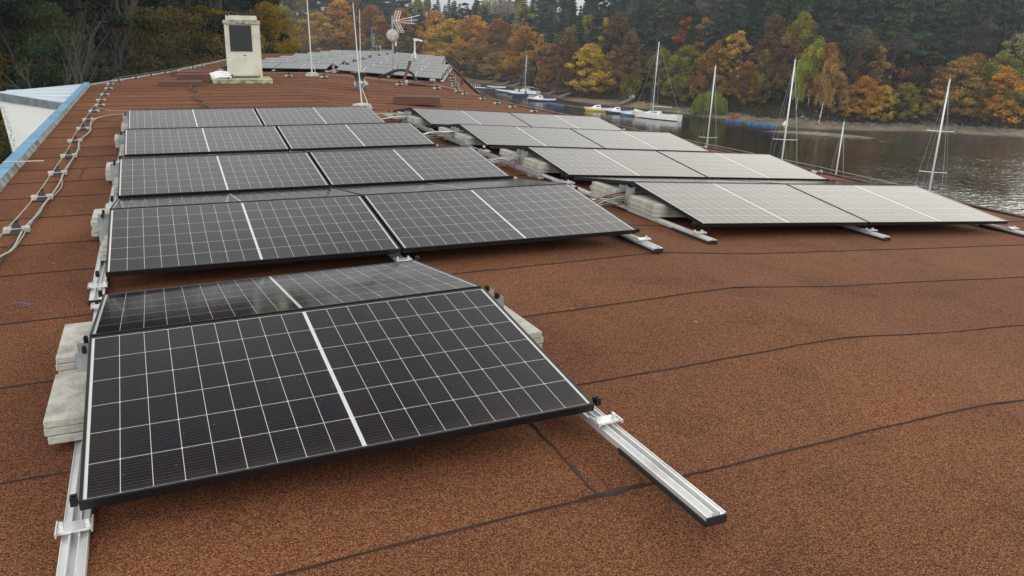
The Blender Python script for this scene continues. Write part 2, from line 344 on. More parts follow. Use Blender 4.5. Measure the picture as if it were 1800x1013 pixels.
for k_ in range(len(seam0) - 1):
    xa, xb = xs_at(seam0[k_]), xs_at(seam0[k_ + 1]); NY = 4; b = len(mb.v)
    for j in range(NY + 1):
        f = j / NY
        for i in range(NX + 1):
            x = xa[i] + (xb[i] - xa[i]) * f; y = seam_y(k_, x) * (1 - f) + seam_y(k_ + 1, x) * f
            z = prof(x, y) + 0.005 * (1 - f) + 0.0025 * math.sin(x * 2.3 + k_ * 1.7) * math.sin(math.pi * f)
            mb.v.append((x, y, z))
    for j in range(NY):
        for i in range(NX): mb.f.append((b + j * (NX + 1) + i, b + j * (NX + 1) + i + 1, b + (j + 1) * (NX + 1) + i + 1, b + (j + 1) * (NX + 1) + i)); mb.m.append(0)
mb.mi = 1
def ribbon(pts, ws, z=0.0062):
    b = len(mb.v); n = len(pts)
    for i, (x, y) in enumerate(pts):
        x2, y2 = pts[min(i + 1, n - 1)]; x1, y1 = pts[max(i - 1, 0)]; d = math.hypot(x2 - x1, y2 - y1) or 1; nx, ny = -(y2 - y1) / d, (x2 - x1) / d
        h = ws[i]
        for s_, zz in ((-1, 0.001), (-.5, z), (.5, z), (1, 0.001)): mb.v.append((x + nx * h * s_, y + ny * h * s_, prof(x, y) + zz))
    for i in range(n - 1):
        for q in range(3): mb.f.append((b + i * 4 + q, b + i * 4 + q + 1, b + i * 4 + 5 + q, b + i * 4 + 4 + q)); mb.m.append(1)
for k_ in range(1, len(seam0) - 1):
    xa, xb = interp(XL, seam0[k_]), interp(XR, seam0[k_]); n = 150 if seam0[k_] < 12 else 50
    pts = []; ws = []
    for i in range(n + 1):
        x = xa + 0.02 + (xb - xa - 0.04) * i / n; pts.append((x, seam_y(k_, x) - 0.003))
        ws.append(0.0022 + 0.0016 * math.sin(x * 2.9 + k_ * 3) * math.sin(x * 7.7 + k_) + rnd.uniform(0, .0022))
    ribbon(pts, ws)
# cross joints with bitumen blobs
def joint(xa, ya, xb, yb, blobs=()):
    n = 24; pts = [(xa + (xb - xa) * i / n + 0.003 * math.sin(i * 1.1), ya + (yb - ya) * i / n) for i in range(n + 1)]
    ribbon(pts, [0.0045 + 0.0018 * math.sin(i * 2.3) + sum(b_[1] * math.exp(-((i / n - b_[0]) / 0.045) ** 2) for b_ in blobs) for i in range(n + 1)], 0.009)
joint(1.60, 0.20, 1.585, -0.565, ((0.78, 0.012),))
ribbon([(1.52 + .012 * i, seam_y(9, 1.52 + .012 * i) + .002) for i in range(22)], [0.0035 + 0.018 * math.exp(-((i - 11) / 3.6) ** 2) for i in range(22)], 0.011)
joint(-0.395, 7.35, -0.40, 6.50)
joint(-0.30, 15.9, -0.31, 15.0); joint(1.5, 17.9, 1.5, 17.0); joint(5.2, 18.9, 5.2, 18.0); joint(2.9, 20.6, 2.9, 19.7)
rf_ = mb.build('roof_felt', [M['felt'], M['bitumen']], bld)
ta_ = rf_.data.attributes.new('tone', 'FLOAT', 'FACE'); nf_ = 4 * NX; tr_ = random.Random(23); tl_ = [tr_.uniform(.88, 1.12) for _ in seam0]
ta_.data.foreach_set('value', [tl_[min(i // nf_, len(tl_) - 1)] for i in range(len(rf_.data.polygons))])
# grey roof-edge upstand + blue cap on the left
def strip_along(tab, ys, sect, name, mt, zf=lambda x, y: prof(x, y), parent=bld):
    m = MB(); n = len(sect)
    for y in ys:
        x0 = interp(tab, y)
        for dx, dz in sect: m.v.append((x0 + dx, y, zf(x0, y) + dz))
    for i in range(len(ys) - 1):
        for q in range(n):
            r = (q + 1) % n; m.f.append((i * n + q, i * n + r, (i + 1) * n + r, (i + 1) * n + q)); m.m.append(0)
    m.f.append(tuple(range(n))); m.f.append(tuple((len(ys) - 1) * n + q for q in reversed(range(n)))); m.m += [0, 0]
    return m.build(name, mt, parent)
ysl = [-9 + i * 0.5 for i in range(61)] + [21]
strip_along(XL, ysl, [(0.02, -0.3), (0.02, 0.004), (-0.012, 0.062), (-0.03, 0.062), (-0.03, -0.3)], 'upstand', M['flaky'])
# blue cap in lengths with small gaps
y0 = -9.0
while y0 < 21:
    y1 = min(y0 + 1.98, 21)
    strip_along(XL, [y0, y1 - 0.012], [(-0.006, 0.066), (-0.006, 0.072), (-0.125, 0.076), (-0.132, -0.06), (-0.128, -0.06), (-0.12, 0.068)], 'roof_edge_trim', M['blue_metal'])
    y0 += 2.0
m = MB(); m.box((-1.15, 7.33, 0.08), (-0.78, 7.37, 0.083)); m.build('trim_bracket', M['alu'], bld)
strip_along(XR, [y for y, _ in [(-9, 0)]] + [-6 + i for i in range(26)] + [20 + i * 0.9 for i in range(1, 31)], [(0.07, -0.30), (0.07, 0.020), (0.02, 0.020), (0.02, 0.006), (0.06, -0.02), (0.06, -0.30)], 'edge_flashing', M['brown_felt'])
XL2 = [(a, b) for a, b in XL if a >= 21]
strip_along(XL2, [21 + i * 0.9 for i in range(30)], [(0.05, -0.3), (0.05, 0.02), (-0.09, 0.02), (-0.09, -0.3)], 'edge_flashing', M['galv'])
# walls: plan outline just inside the edges
out = [(interp(XL, y) - 0.06, y) for y in (-9, 21, 27.3, 37.5, 47.2)] + [(interp(XR, y) + 0.07, y) for y in (47.2, 43.8, 31.3, 24.4, 20, -9)]
m = MB(); n = len(out)
for x, y in out: m.v.append((x, y, prof(x, y) - 0.06 if x < 8 else prof(x, y) - 0.05))
for x, y in out: m.v.append((x, y, -8.6))
for i in range(n): j = (i + 1) % n; m.f.append((i, j, n + j, n + i)); m.m.append(0)
wl = m.build('wall', M['plaster'], bld)
for side, xx in ((0, 9.0 - .03),):
    for fl in range(3):
        for q in range(9):
            yy = -7.5 + q * 3; m = MB(); m.box((8.85, yy, -2.6 - fl * 2.6), (8.955, yy + 1.5, -1.2 - fl * 2.6)); m.build('window', M['dark_glass'], bld)
# projecting wing on the left
A = (-1.15, 15.7); B = (-2.78, 18.9); C_ = (-1.2, 21.0); Bb = (-1.95, 18.9)
m = MB(); m.v = [(A[0], A[1], -0.16), (B[0], B[1], -0.16), (C_[0], C_[1], -0.16), (A[0], A[1], -8.4), (Bb[0], Bb[1], -8.4), (C_[0], C_[1], -8.4),
                 (B[0] + .19, B[1], -1.75), (A[0], A[1], -1.75)]
m.f = [(0, 1, 6, 7), (7, 6, 4, 3), (1, 2, 5, 4)]; m.m = [0, 1, 0]
m.build('wing_wall', [M['plaster'], mat('beige_render', (0.40, 0.39, 0.34), 0.9)], bld)
m = MB(); m.v = [(A[0] + .02, A[1] - .03, -0.02), (B[0] - .04, B[1] - .03, 0.0), (C_[0], C_[1] + .05, 0.03), (A[0] + .02, A[1] - .03, -0.17), (B[0] - .04, B[1] - .03, -0.17), (C_[0], C_[1] + .05, -0.17)]
m.f = [(0, 1, 4, 3), (1, 2, 5, 4), (3, 4, 5)]; m.m = [0] * 3; m.build('wing_coping', M['zinc'], bld)
m = MB(); m.v = [(A[0] + .02, A[1] - .03, -0.018), (B[0] - .04, B[1] - .03, 0.002), (C_[0], C_[1] + .05, 0.032)]; m.f = [(0, 2, 1)]; m.m = [0]
for f in (0.12, 0.33, 0.54, 0.75):           # standing seams from the building edge out to the tip side
    a = Vector((A[0] + .0, A[1], -0.015)).lerp(Vector((C_[0], C_[1], .034)), f); b = Vector((A[0], A[1], -.015)).lerp(Vector((B[0], B[1], .005)), min(1, f + .35)) if f + .35 < 1 else Vector((B[0], B[1], .005)).lerp(Vector((C_[0], C_[1], .034)), (f + .35 - 1))
    m.tube([a, b], 0.018, 4)
m.build('wing_roof', M['roof_metal'], bld)
# faint painted lettering running down the outer edge of the wing wall
m = MB(); ev = (Vector((B[0], B[1], 0)) - Vector((A[0], A[1], 0))).normalized()
for i in range(5):
    c = Vector((B[0] + .03 * i, B[1], -0.36 - i * 0.2)) - ev * 0.24; nn = Vector((-ev.y, ev.x, 0)) * -0.012
    if nn.y > 0: nn = -nn
    pts = [c + nn + ev * (0.09 * math.cos(t_ * .62 + i)) + Vector((0, 0, .075 * math.sin(t_ * (.62 + .1 * (i % 3)) + i))) for t_ in range(9)]
    m.tube(pts, 0.009, 4)
m.build('painted_lettering', mat('faded_blue_paint', (0.52, 0.54, 0.58), 0.9), bld)

# ================================================================== SOLAR PANELS
def panel_proto():
    root = thing('solar_panel', 'x', 'solar panel', Matrix())
    m = MB(); w_, t_, h = 0.0105, 0.0018, 0.030
    # upper lip ring
    o = [(0, 0), (PW, 0), (PW, PD), (0, PD)]; i_ = [(w_, w_), (PW - w_, w_), (PW - w_, PD - w_), (w_, PD - w_)]
    vs = [(x, y, 0) for x, y in o] + [(x, y, 0) for x, y in i_] + [(x, y, -h) for x, y in o] + [(x, y, -0.004) for x, y in i_] + [(x + (w_ * 2 if x < 1 else -w_ * 2), y + (w_ * 2 if y < .5 else -w_ * 2), -h) for x, y in o]
    fs = []
    for a in range(4):
        b = (a + 1) % 4
        fs += [(a, b, 4 + b, 4 + a), (b, a, 8 + a, 8 + b), (4 + a, 4 + b, 12 + b, 12 + a), (8 + a, 16 + a, 16 + b, 8 + b)]
    m.add(vs, fs); m.build('frame', M['black_frame'], root)
    m = MB(); g = w_ - 0.001; m.add([(g, g, -0.0025), (PW - g, g, -0.0025), (PW - g, PD - g, -0.0025), (g, PD - g, -0.0025)], [(0, 1, 2, 3)])
    me = m.mesh('cell_glass', M['cells']); uvl = me.uv_layers.new(name='UVMap')
    for lp in me.loops: co = me.vertices[lp.vertex_index].co; uvl.data[lp.index].uv = (co.x, co.y)
    ob = bpy.data.objects.new('cell_glass', me); COL.objects.link(ob); ob.parent = root
    m = MB(); m.add([(g, g, -0.008), (PW - g, g, -0.008), (PW - g, PD - g, -0.008), (g, PD - g, -0.008)], [(3, 2, 1, 0)])
    bs = m.build('backsheet', M['white_plastic'], root); m = MB(); m.box((PW / 2 - .05, PD - .12, -0.024), (PW / 2 + .05, PD - .05, -0.0082)); m.build('junction_box', M['cable_black'], bs)
    return root
proto = panel_proto(); used = [False]
def panel(mw, label, group):
    o = proto if not used[0] else copy_tree(proto); used[0] = True
    o.matrix_world = mw; tag(o, label, None, group); return o
TILT = 0.1262; Z0 = 0.12; PER = 2.398; RG = 0.03
CC, SS = math.cos(TILT) * PD, math.sin(TILT) * PD
def front(x, y, z=Z0): return T((x, y, z)) @ RX(TILT)
def back(x, y, z=Z0): return T((x + PW, y + 2 * CC + RG, z)) @ RZ(math.pi) @ RX(TILT)
COLW = PW + 0.02
T1M = ML @ T((0.031, -0.236, 0.003)) @ Matrix.Rotation(0.0265, 4, Vector((-0.012, -0.021, 0.013)).normalized())
blocks = []     # (name, matrix, rows, cols, bend)
panel(T1M @ front(0, 0), 'black solar panel nearest the camera, its bare aluminium rail running out in front', 'solar panels')
panel(T1M @ back(0, 0), 'solar panel tilted away just behind the nearest panel, reflecting the dark trees', 'solar panels')
WH = {0: 'left', 1: 'right'}
LB = 'left block'; RB = 'lake side block'
for r in range(1, 5):
    for c in range(2):
        z = Z0 + 0.0003 * (r * PER) ** 2
        panel(ML @ front(c * COLW, r * PER, z), f'{WH[c]} solar panel facing the camera in the {ORD[r]} row of the {LB}', 'solar panels')
        panel(ML @ back(c * COLW, r * PER, z), f'{WH[c]} solar panel sloping away in the {ORD[r]} row of the {LB}', 'solar panels')
for r in range(4):
    for c in range(2):
        z = Z0 + 0.0003 * (r * PER) ** 2
        panel(MR @ front(c * COLW, r * PER, z), f'{WH[c]} pale solar panel facing the camera in {ORD[r]} row of the {RB}', 'solar panels')
        panel(MR @ back(c * COLW, r * PER, z), f'{WH[c]} solar panel sloping away in {ORD[r]} row of the {RB}', 'solar panels')
# four distant blocks
def fblock(x, y, x2, y2, nm, rows=4):
    z1, z2 = prof(x, y), prof(x2, y2); d = Vector((x2 - x, y2 - y, z2 - z1)); ang = math.atan2(d.y, d.x); sl = math.atan2(d.z, math.hypot(d.x, d.y))
    M_ = ML @ T((x, y, z1)) @ RZ(ang) @ RY(-sl)
    for r in range(rows):
        for c in range(2):
            panel(M_ @ front(c * COLW, r * PER), f'{WH[c]} small panel facing the camera, {ORD[r]} row of {nm}', 'distant solar panels')
            panel(M_ @ back(c * COLW, r * PER), f'{WH[c]} small panel turned away, {ORD[r]} row of {nm}', 'distant solar panels')
    return M_
FB = [(fblock(2.55, 27.95, 5.80, 26.68, 'far block by the cabinet'), 4, 'far block by the cabinet'),
      (fblock(5.99, 26.14, 9.2, 24.95, 'far block behind the mast'), 4, 'far block behind the mast'),
      (fblock(6.24, 38.0, 9.4, 36.6, 'farthest block on the left'), 3, 'farthest block on the left'),
      (fblock(9.55, 37.2, 12.7, 36.1, 'farthest block on the right'), 3, 'farthest block on the right')]

# ------------------------------------------------------------------ rails, brackets
def rail_profile(m, y0, y1, w2=0.036):
    m.box((-w2, y0, 0.016), (w2, y1, 0.020))
    for sg in (-1, 1):
        a, b = sorted((sg * 0.011, sg * w2)); m.box((a, y0, 0.0202), (b, y1, 0.036))
        a, b = sorted((sg * 0.011, sg * 0.0145)); m.box((a, y0, 0.0362), (b, y1, 0.0475))
        a, b = sorted((sg * (w2 - .003), sg * w2)); m.box((a, y0, 0.0362), (b, y1, 0.040))
def bracket_foot(m, y, s=1):
    m.box((-0.045, y - 0.035, 0.0505), (0.045, y + 0.02, 0.058)); m.box((-0.040, y - 0.012, 0.0585), (-0.030, y + 0.002, 0.074)); m.box((0.030, y - 0.012, 0.0585), (0.040, y + 0.002, 0.074))
    m.box((-0.05, y - 0.05, 0.0505), (-0.046, y + 0.03, 0.064)); m.box((0.046, y - 0.05, 0.0505), (0.05, y + 0.03, 0.064))
def ridge_post(m, y, zt):
    m.box((-0.032, y - 0.05, 0.0505), (0.032, y - 0.046, zt)); m.box((-0.036, y - 0.05, 0.0505), (-0.0325, y - 0.015, zt)); m.box((0.0325, y - 0.05, 0.0505), (0.036, y - 0.015, zt))
def rail(mw, y0, y1, lowys, ridgeys, label, group, zt=0.222, pads=True, clamps=True):
    t = thing('mounting_rail', label, 'rail', mw, group)
    m = MB(); rail_profile(m, y0, y1); m.build('rail_channel', M['alu'], t)
    ys = [y0 + 0.26] + [y0 + 1.5 + 1.6 * i for i in range(int((y1 - y0 - 1.2) / 1.6))]
    for y in ys:
        m = MB(); m.box((-0.041, y - 0.26, 0.0065), (0.041, y + 0.26, 0.0158)); m.box((-0.0415, y - 0.26, 0.016), (-0.0365, y + 0.26, 0.025)); m.box((0.0365, y - 0.26, 0.016), (0.0415, y + 0.26, 0.025)); m.build('rubber_pad', M['rubber'], t)
    m = MB(); m.box((-0.036, y0 - 0.006, 0.008), (0.036, y0 - 0.0005, 0.036)); m.build('end_cap', M['rubber'], t)
    for y in lowys:
        m = MB(); bracket_foot(m, y); m.build('panel_foot', M['alu'], t)
    for y in ridgeys:
        for dy in (0, .13):
            m = MB(); ridge_post(m, y + dy, zt); rb_ = m.build('ridge_bracket', M['galv'], t)
            if clamps: m = MB(); dz = dy - .06; m.box((-0.008, y + dz, 0.2225), (0.008, y + dz + 0.022, 0.248)); m.lathe([(0.005, 0), (0.005, .004)], 8, T((0, y + dz + .011, .2482))); m.build('clamp', M['black_frame'], rb_)
    if clamps:
        for y in lowys:
            for dy in (0.05,):
                m = MB(); m.box((-0.010, y + dy, 0.088), (0.010, y + dy + 0.03, 0.116)); m.lathe([(0.006, 0), (0.006, .005)], 8, T((0, y + dy + .015, .1162))); m.build('clamp', M['alu'] if rnd.random() < .15 else M['black_frame'], t)
    return t
RGp = 'mounting rails'
rail(T1M @ T((-0.018, 0, 0)), -2.2, 2.5, [-0.01, 2.30], [CC - .02], 'pale aluminium rail along the left edge of the nearest panel, running out of the picture', RGp)
rail(T1M @ T((PW + 0.04, 0, 0)), -0.70, 2.3, [-0.01, 2.30], [CC - .02], 'bare aluminium rail with black end sticking out in front of the nearest panel', RGp)
lowL = [r * PER for r in range(1, 5)]; lowL = [v for r in lowL for v in (r - .01, r + 2 * CC + RG + .02)]; ridL = [r * PER + CC - .02 for r in range(1, 5)]
for i, x in enumerate((-0.045, COLW - .01, 2 * PW + .06)):
    rail(ML @ T((x, 0, 0)), 2.16, 12.4, lowL, ridL, ('rail under the left edge of the left block', 'rail under the middle joint of the left block', 'rail under right edge of the left block, short end showing')[i], RGp)
lowR = [v for r in range(4) for v in (r * PER - .01, r * PER + 2 * CC + RG + .02)]; ridR = [r * PER + CC - .02 for r in range(4)]
for i, x in enumerate((-0.05, COLW - .01, 2 * PW + .07)):
    rail(MR @ T((x, 0, 0)), -0.22, 9.8, lowR, ridR, ('long aluminium rail along the open left side of the lake side block', 'rail under the middle joint of the lake side block, short end showing', 'rail under the outer right edge of the lake side block near the roof edge')[i], RGp)
for M_, rows, nm in FB:
    lo = [v for r in range(rows) for v in (r * PER - .01, r * PER + 2 * CC + RG + .02)]; ri = [r * PER + CC - .02 for r in range(rows)]
    for i, x in enumerate((-0.04, COLW - .01, 2 * PW + .06)):
        rail(M_ @ T((x, 0, 0)), -0.2, rows * PER + .1, lo, ri, f'{("left", "middle", "right")[i]} rail with small pale clamps under the {nm}', 'rails of the distant blocks')

# ------------------------------------------------------------------ ballast pavers
pv = [0]
def pavers(mw, n, where, sx=0.40, sy=0.47, t_=0.036, z0=0.05):
    for i in range(n):
        m = MB(); dx, dy, da = rnd.uniform(-.012, .012), rnd.uniform(-.012, .012), rnd.uniform(-.015, .015)
        m.box((0, 0, 0), (sx, sy, t_ - .002), None, 0.003)
        pos = 'topmost' if i == n - 1 else ('lowest' if i == 0 else 'middle')
        o = m.build('concrete_paver', M['concrete'], None, mw @ T((dx, dy, z0 + i * t_)) @ RZ(da))
        tag(o, f'{pos} grey paver {where}', 'paver', 'concrete ballast pavers')
def pstack(mw, xe, side, r, base, nf, nb, nm):
    # side -1: slabs poke out to -x of xe ; +1 to +x
    x = xe - 0.0 if side < 0 else xe - 0.40
    pavers(mw @ T((x, base + 0.36 + .2, 0)), nf, nm)
    pavers(mw @ T((x, base + CC + 0.12, 0)), nb, nm)
pavers(T1M @ T((-0.135, 0.60, 0)), 3, 'half under the left edge of the nearest panel', t_=.031, z0=.052)
pavers(T1M @ T((-0.15, 1.27, 0)), 3, 'at the left edge just beyond the nearest panel', t_=.031, z0=.052)
pavers(T1M @ T((PW - 0.26, 0.74, 0)), 3, 'poking out at the right edge of the nearest panel', t_=.031, z0=.052)
pavers(T1M @ T((PW - 0.31, 1.27, 0)), 3, 'poking out at the right edge behind the nearest panel', t_=.031, z0=.052)
for r in range(1, 5):
    pavers(ML @ T((-0.13 if r < 4 else -.10, r * PER + 1.26 - (.0 if r < 4 else .1), 0)), 3 if r < 4 else 2, f'at left edge, far side of the {ORD[r]} row, {LB}')
    pavers(ML @ T((-0.05 if r < 4 else -.1, r * PER + 0.55, 0)), 2, f'at left edge, near side of the {ORD[r]} row, {LB}')
    pavers(ML @ T((2 * PW - 0.28, r * PER + 0.62, 0)), 2, f'at the right edge of the {ORD[r]} row of the {LB}', z0=.052)
for r in range(4):
    pavers(MR @ T((-0.085, r * PER + 0.57, 0)), 3, f'in open left side, near half of {ORD[r]} row, {RB}', z0=0.05)
    pavers(MR @ T((-0.075, r * PER + 1.30, 0)), 3, f'in open left side, far half of {ORD[r]} row, {RB}', z0=0.05)
    pavers(MR @ T((2 * PW - .31, r * PER + 0.62, 0)), 2, f'under outer right edge of the {ORD[r]} row, {RB}', z0=0.052)

# ------------------------------------------------------------------ cables between the two blocks
mats5 = ['cable_black', 'alu', 'cable_red', 'cable_white', 'alu', 'cable_green', 'cable_black', 'galv']
for r in range(4):
    t = thing('cable_bundle', f'loose bundle of thin cables reaching across to the {ORD[r]} row of the {RB}', 'cables', MR @ T((0, r * PER, 0)), 'cable bundles between the panel blocks')
    for i in range(12):
        a = rnd.uniform(-.12, .12); z1 = rnd.uniform(.05, .16)
        yb = 1.18 + rnd.uniform(-.16, .12)
        pts = smooth_path([(0.1, yb, z1 + .02), (-0.15, yb + a * .3, z1), (-0.42, yb + a - .05, z1 * .7 + rnd.uniform(0, .03)), (-0.72, yb + a * 1.5 - .22, max(.02, z1 * .4))], 4)
        m = MB(); m.tube(pts, rnd.choice([.004, .005, .0075]), 5); m.build('cable', M[mats5[i % 8]], t, smooth=True)
m = MB(); m.box((-0.03, 0, 0.02), (0.03, 6.2, 0.024)); m.box((-0.03, 0, 0.0242), (-0.026, 6.2, 0.05)); m.box((0.026, 0, 0.0242), (0.03, 6.2, 0.05))
for i in range(8): m.box((-0.045, 0.2 + i * .8, 0.0065), (0.045, 0.28 + i * .8, 0.0198))
tag(m.build('cable_tray', M['galv'], None, ML @ T((3.98, 5.2, -0.01)) @ RZ(-0.03)), 'narrow galvanised cable tray lying on the felt between the two panel blocks', 'cable tray')

# ------------------------------------------------------------------ lightning conductor holders
def holder_proto():
    t = thing('conductor_holder', 'x', 'roof clamp', Matrix())
    m = MB(); m.box((-0.085, -0.035, 0.008), (0.085, 0.035, 0.052), None, 0.008); m.build('concrete_foot', mat('pale_concrete', (.50, .49, .44), .9, noise=(14, (.32, .31, .28), .45, .7)), t)
    m = MB(); m.add([(-0.05, -0.05, 0.007), (0.05, -0.05, 0.007), (0.05, 0.05, 0.007), (-0.05, 0.05, 0.007), (-0.014, -0.014, 0.088), (0.014, -0.014, 0.088), (0.014, 0.014, 0.088), (-0.014, 0.014, 0.088)],
                    [(0, 1, 5, 4), (1, 2, 6, 5), (2, 3, 7, 6), (3, 0, 4, 7), (4, 5, 6, 7)]); m.box((-0.02, -0.012, 0.0885), (0.02, 0.012, 0.104)); m.build('holder_clip', M['cable_black'], t)
    return t
hp = holder_proto(); hu = [False]
def holder(x, y, a, label, grp, s=1.0):
    o = hp if not hu[0] else copy_tree(hp); hu[0] = True
    o.matrix_world = onroof(x, y, 0, a) @ Matrix.Scale(s * 1.0, 4); tag(o, label, None, grp); return o
HL = [(-0.73, 2.9), (-0.66, 4.16), (-0.62, 5.45), (-0.61, 6.78), (-0.60, 8.03), (-0.63, 9.43), (-0.62, 10.86), (-0.62, 12.13), (-0.61, 13.6), (-0.57, 14.77), (-0.60, 15.92), (-0.59, 17.39), (-0.58, 19.3), (-0.6, 20.9), (-0.45, 22.3), (-0.05, 23.6), (0.35, 24.9), (0.75, 26.2), (1.10, 27.3), (1.72, 29.5), (2.1, 31.1)]
NTH = ['nearest', 'second', 'third', 'fourth', 'fifth', 'sixth', 'seventh', 'eighth', 'ninth', 'tenth', 'eleventh', 'twelfth', 'thirteenth', 'fourteenth', 'fifteenth', 'sixteenth', 'seventeenth', 'eighteenth', 'nineteenth', 'twentieth', 'twenty-first']
for i, (x, y) in enumerate(HL[1:]):
    holder(x, y, 0.1, f'{NTH[i]} black and grey conductor holder along the blue roof edge', 'conductor holders along the left edge')
HR = [(8.55, 1.6), (8.72, 6.43), (8.6, 9.0), (8.55, 11.6), (8.50, 14.38), (8.45, 15.5), (8.36, 16.6), (8.40, 17.71), (8.45, 18.9), (8.40, 20.2)]
for i, (x, y) in enumerate(HR):
    holder(x, y, 0.1, f'{NTH[i]} conductor holder from the camera along the lake side roof edge', 'conductor holders along the lake side')
HC = [(8.3, 20.37), (8.50, 21.1), (8.75, 21.9), (9.1, 23.2), (9.5, 24.4), (9.9, 25.7), (10.4, 27.3), (11.0, 29.4), (11.6, 31.6), (12.4, 34.3), (13.3, 37.2), (14.3, 41.0)]
for i, (x, y) in enumerate(HC[1:]):
    holder(x, y, 0.3, f'{NTH[i]} small holder along the far chain beside the distant panels', 'holders of the far chain')
HM = [(4.18, 24.11), (5.11, 23.44), (7.11, 22.32), (8.04, 21.6)]
for i, (x, y) in enumerate(HM):
    holder(x, y, 0.1, f'{("first", "second", "third", "last")[i]} holder from the cream cabinet along the wire crossing in front of the far panels', 'holders of the crossing wire', 1.3)
def cable(path, r, mt, name, label, cat, n=5, zo=0.0, grp=None):
    m = MB(); pts = [Vector((p[0], p[1], prof(p[0], p[1]) + (p[2] if len(p) > 2 else 0.02) + zo)) for p in path]
    m.tube(smooth_path(pts, n), r * .6, 6); return tag(m.build(name, M[mt], None, ML, True), label, cat, grp)
cable([(-0.83, 0.8, .09), (-0.78, 2.2, .09)] + [(x, y, .105) for x, y in HL[1:]] + [(2.3, 32.3, .1)], 0.006, 'cable_white', 'conductor_wire', 'straight pale lightning conductor wire held above the felt along the left edge', 'wire', 3)
cable([(8.55, -2, .1)] + [(x, y, .105) for x, y in HR], 0.006, 'cable_white', 'conductor_wire', 'thin lightning conductor wire along the lake side roof edge', 'wire', 3)
cable([(2.9, 24.3, .1)] + [(x, y, .13) for x, y in HM] + [(8.36, 20.3, .1)], 0.009, 'cable_white', 'conductor_wire', 'thin pale wire crossing the roof in front of the far panels', 'wire', 3)
base = [(-0.66, 0.9), (-0.68, 2.2), (-0.67, 3.23), (-0.63, 3.57), (-0.61, 4.21), (-0.59, 4.76), (-0.57, 5.18), (-0.55, 5.97), (-0.56, 6.87), (-0.54, 7.79), (-0.56, 8.7), (-0.57, 9.53), (-0.52, 10.55), (-0.55, 11.4), (-0.56, 12.16), (-0.39, 12.75), (-0.16, 13.0), (-0.02, 13.02)]
for q, (mt, off, lb) in enumerate((('cable_white', 0.0, 'pale wavy corrugated cable snaking along the conductor holders to the panels'), ('cable_grey', 0.022, 'grey cable twisted round the pale one beside the conductor holders'), ('cable_black', -0.020, 'thin dark cable in the bundle beside the conductor holders'))):
    pth = [(x + off * math.sin(i * 1.9 + q) + .012 * math.sin(i * 2.7 + q), y + .01 * q, 0.018 + .008 * (q == 0)) for i, (x, y) in enumerate(base)]
    cable(pth, (0.0105, 0.009, 0.007)[q], mt, 'roof_cable', lb, 'cable', 7)
cable([(-0.58, 13.7, .1), (-0.40, 13.72, .03), (-0.15, 13.6, .03), (-0.02, 13.35, .06)], 0.008, 'cable_white', 'roof_cable', 'short pale cable branching from the holders to the last left panel', 'cable')
cable([(1.45, 20.7, .04), (1.25, 20.0, .04), (1.16, 18.68, .04), (1.28, 17.6, .04), (1.2, 16.95, .04), (1.14, 15.75, .04), (1.26, 15.1, .04), (1.2, 14.43, .04), (1.28, 13.6, .04), (1.2, 13.0, .04)], 0.028, 'cable_black', 'roof_cable', 'thick dark corrugated cable wriggling from the cabinet towards the panels', 'cable', 6)
cable([(6.6, 22.9, .03), (7.2, 22.6, .05), (7.7, 22.5, .04), (8.4, 21.6, .04), (8.5, 21.1, .04)], 0.018, 'cable_black', 'roof_cable', 'black cable running from the mast foot to the far chain', 'cable')
def chain(off, mt, lb):
    cable([(x + off + .05 * math.sin(i * 2.2), y, .05) for i, (x, y) in enumerate(HC)], 0.014, mt, 'roof_cable', lb, 'cable', 4)
chain(0.0, 'cable_black', 'dark twisted cable along the far chain of holders'); chain(0.13, 'cable_grey', 'grey cable along the far chain of holders')
cable([(4.0, 12.65, .03), (4.3, 12.75, .05), (4.75, 12.7, .05), (5.0, 12.4, .08)], 0.02, 'cable_white', 'roof_cable', 'pale cable joint in front of the leaning rod foot', 'cable')

L_rnd = random.Random(12); m = MB()
for i in range(70):
    x, y = L_rnd.uniform(-.8, 8), L_rnd.uniform(-1.8, 9); a = L_rnd.uniform(0, 6.28); s_ = L_rnd.uniform(.006, .016); c_, n_ = math.cos(a) * s_, math.sin(a) * s_; z = prof(x, y) + .010
    m.add([(x - c_, y - n_, z), (x + n_ * .5, y - c_ * .5, z + .003), (x + c_, y + n_, z + .006), (x - n_ * .5, y + c_ * .5, z + .002)], [(0, 1, 2, 3)])
tag(m.build('fallen_leaves', mat('dry_leaf', (.33, .20, .07), .9), None, ML), 'few tiny dry leaves scattered over the felt', 'leaves', kind='stuff')
m = MB(); m.tube(smooth_path([(-.50, 2.29, .012), (-.44, 2.31, .016), (-.38, 2.27, .012), (-.42, 2.24, .012)], 5), .0025, 5); tag(m.build('cable_scrap', mat('blue_wire', (.08, .11, .28), .5), None, ML), 'tiny twisted scrap of blue wire lying on the felt at the left', 'wire')
# ================================================================== ROOFTOP EQUIPMENT
# cream cabinet
t = thing('ventilation_cabinet', 'tall cream metal cabinet with dark square grille standing on a concrete plinth', 'ventilation unit', onroof(2.26, 21.9, 0, -0.07))
m = MB(); m.box((-0.40, -0.72, 0.0), (1.12, 0.75, 0.11), None, .01); m.build('plinth', M['moss'], t)
m = MB(); m.box((0.03, 0.03, 0.16), (0.87, 0.62, 1.52)); m.build('body', M['cream'], t)
for x in (0.0, 0.845):
    for y in (0.0, 0.595): m = MB(); m.box((x, y, 0.1), (x + .055, y + .055, 1.56), None, .004); m.build('corner_post', M['cream'], t)
m = MB(); m.box((0.055, 0.012, 0.765), (0.845, 0.028, 1.50)); m.add([], []); up_ = m.build('upper_panel', M['cream'], t)
m = MB(); m.box((0.055, 0.005, 0.17), (0.845, 0.022, 0.76)); lo_ = m.build('lower_panel', M['cream'], t)
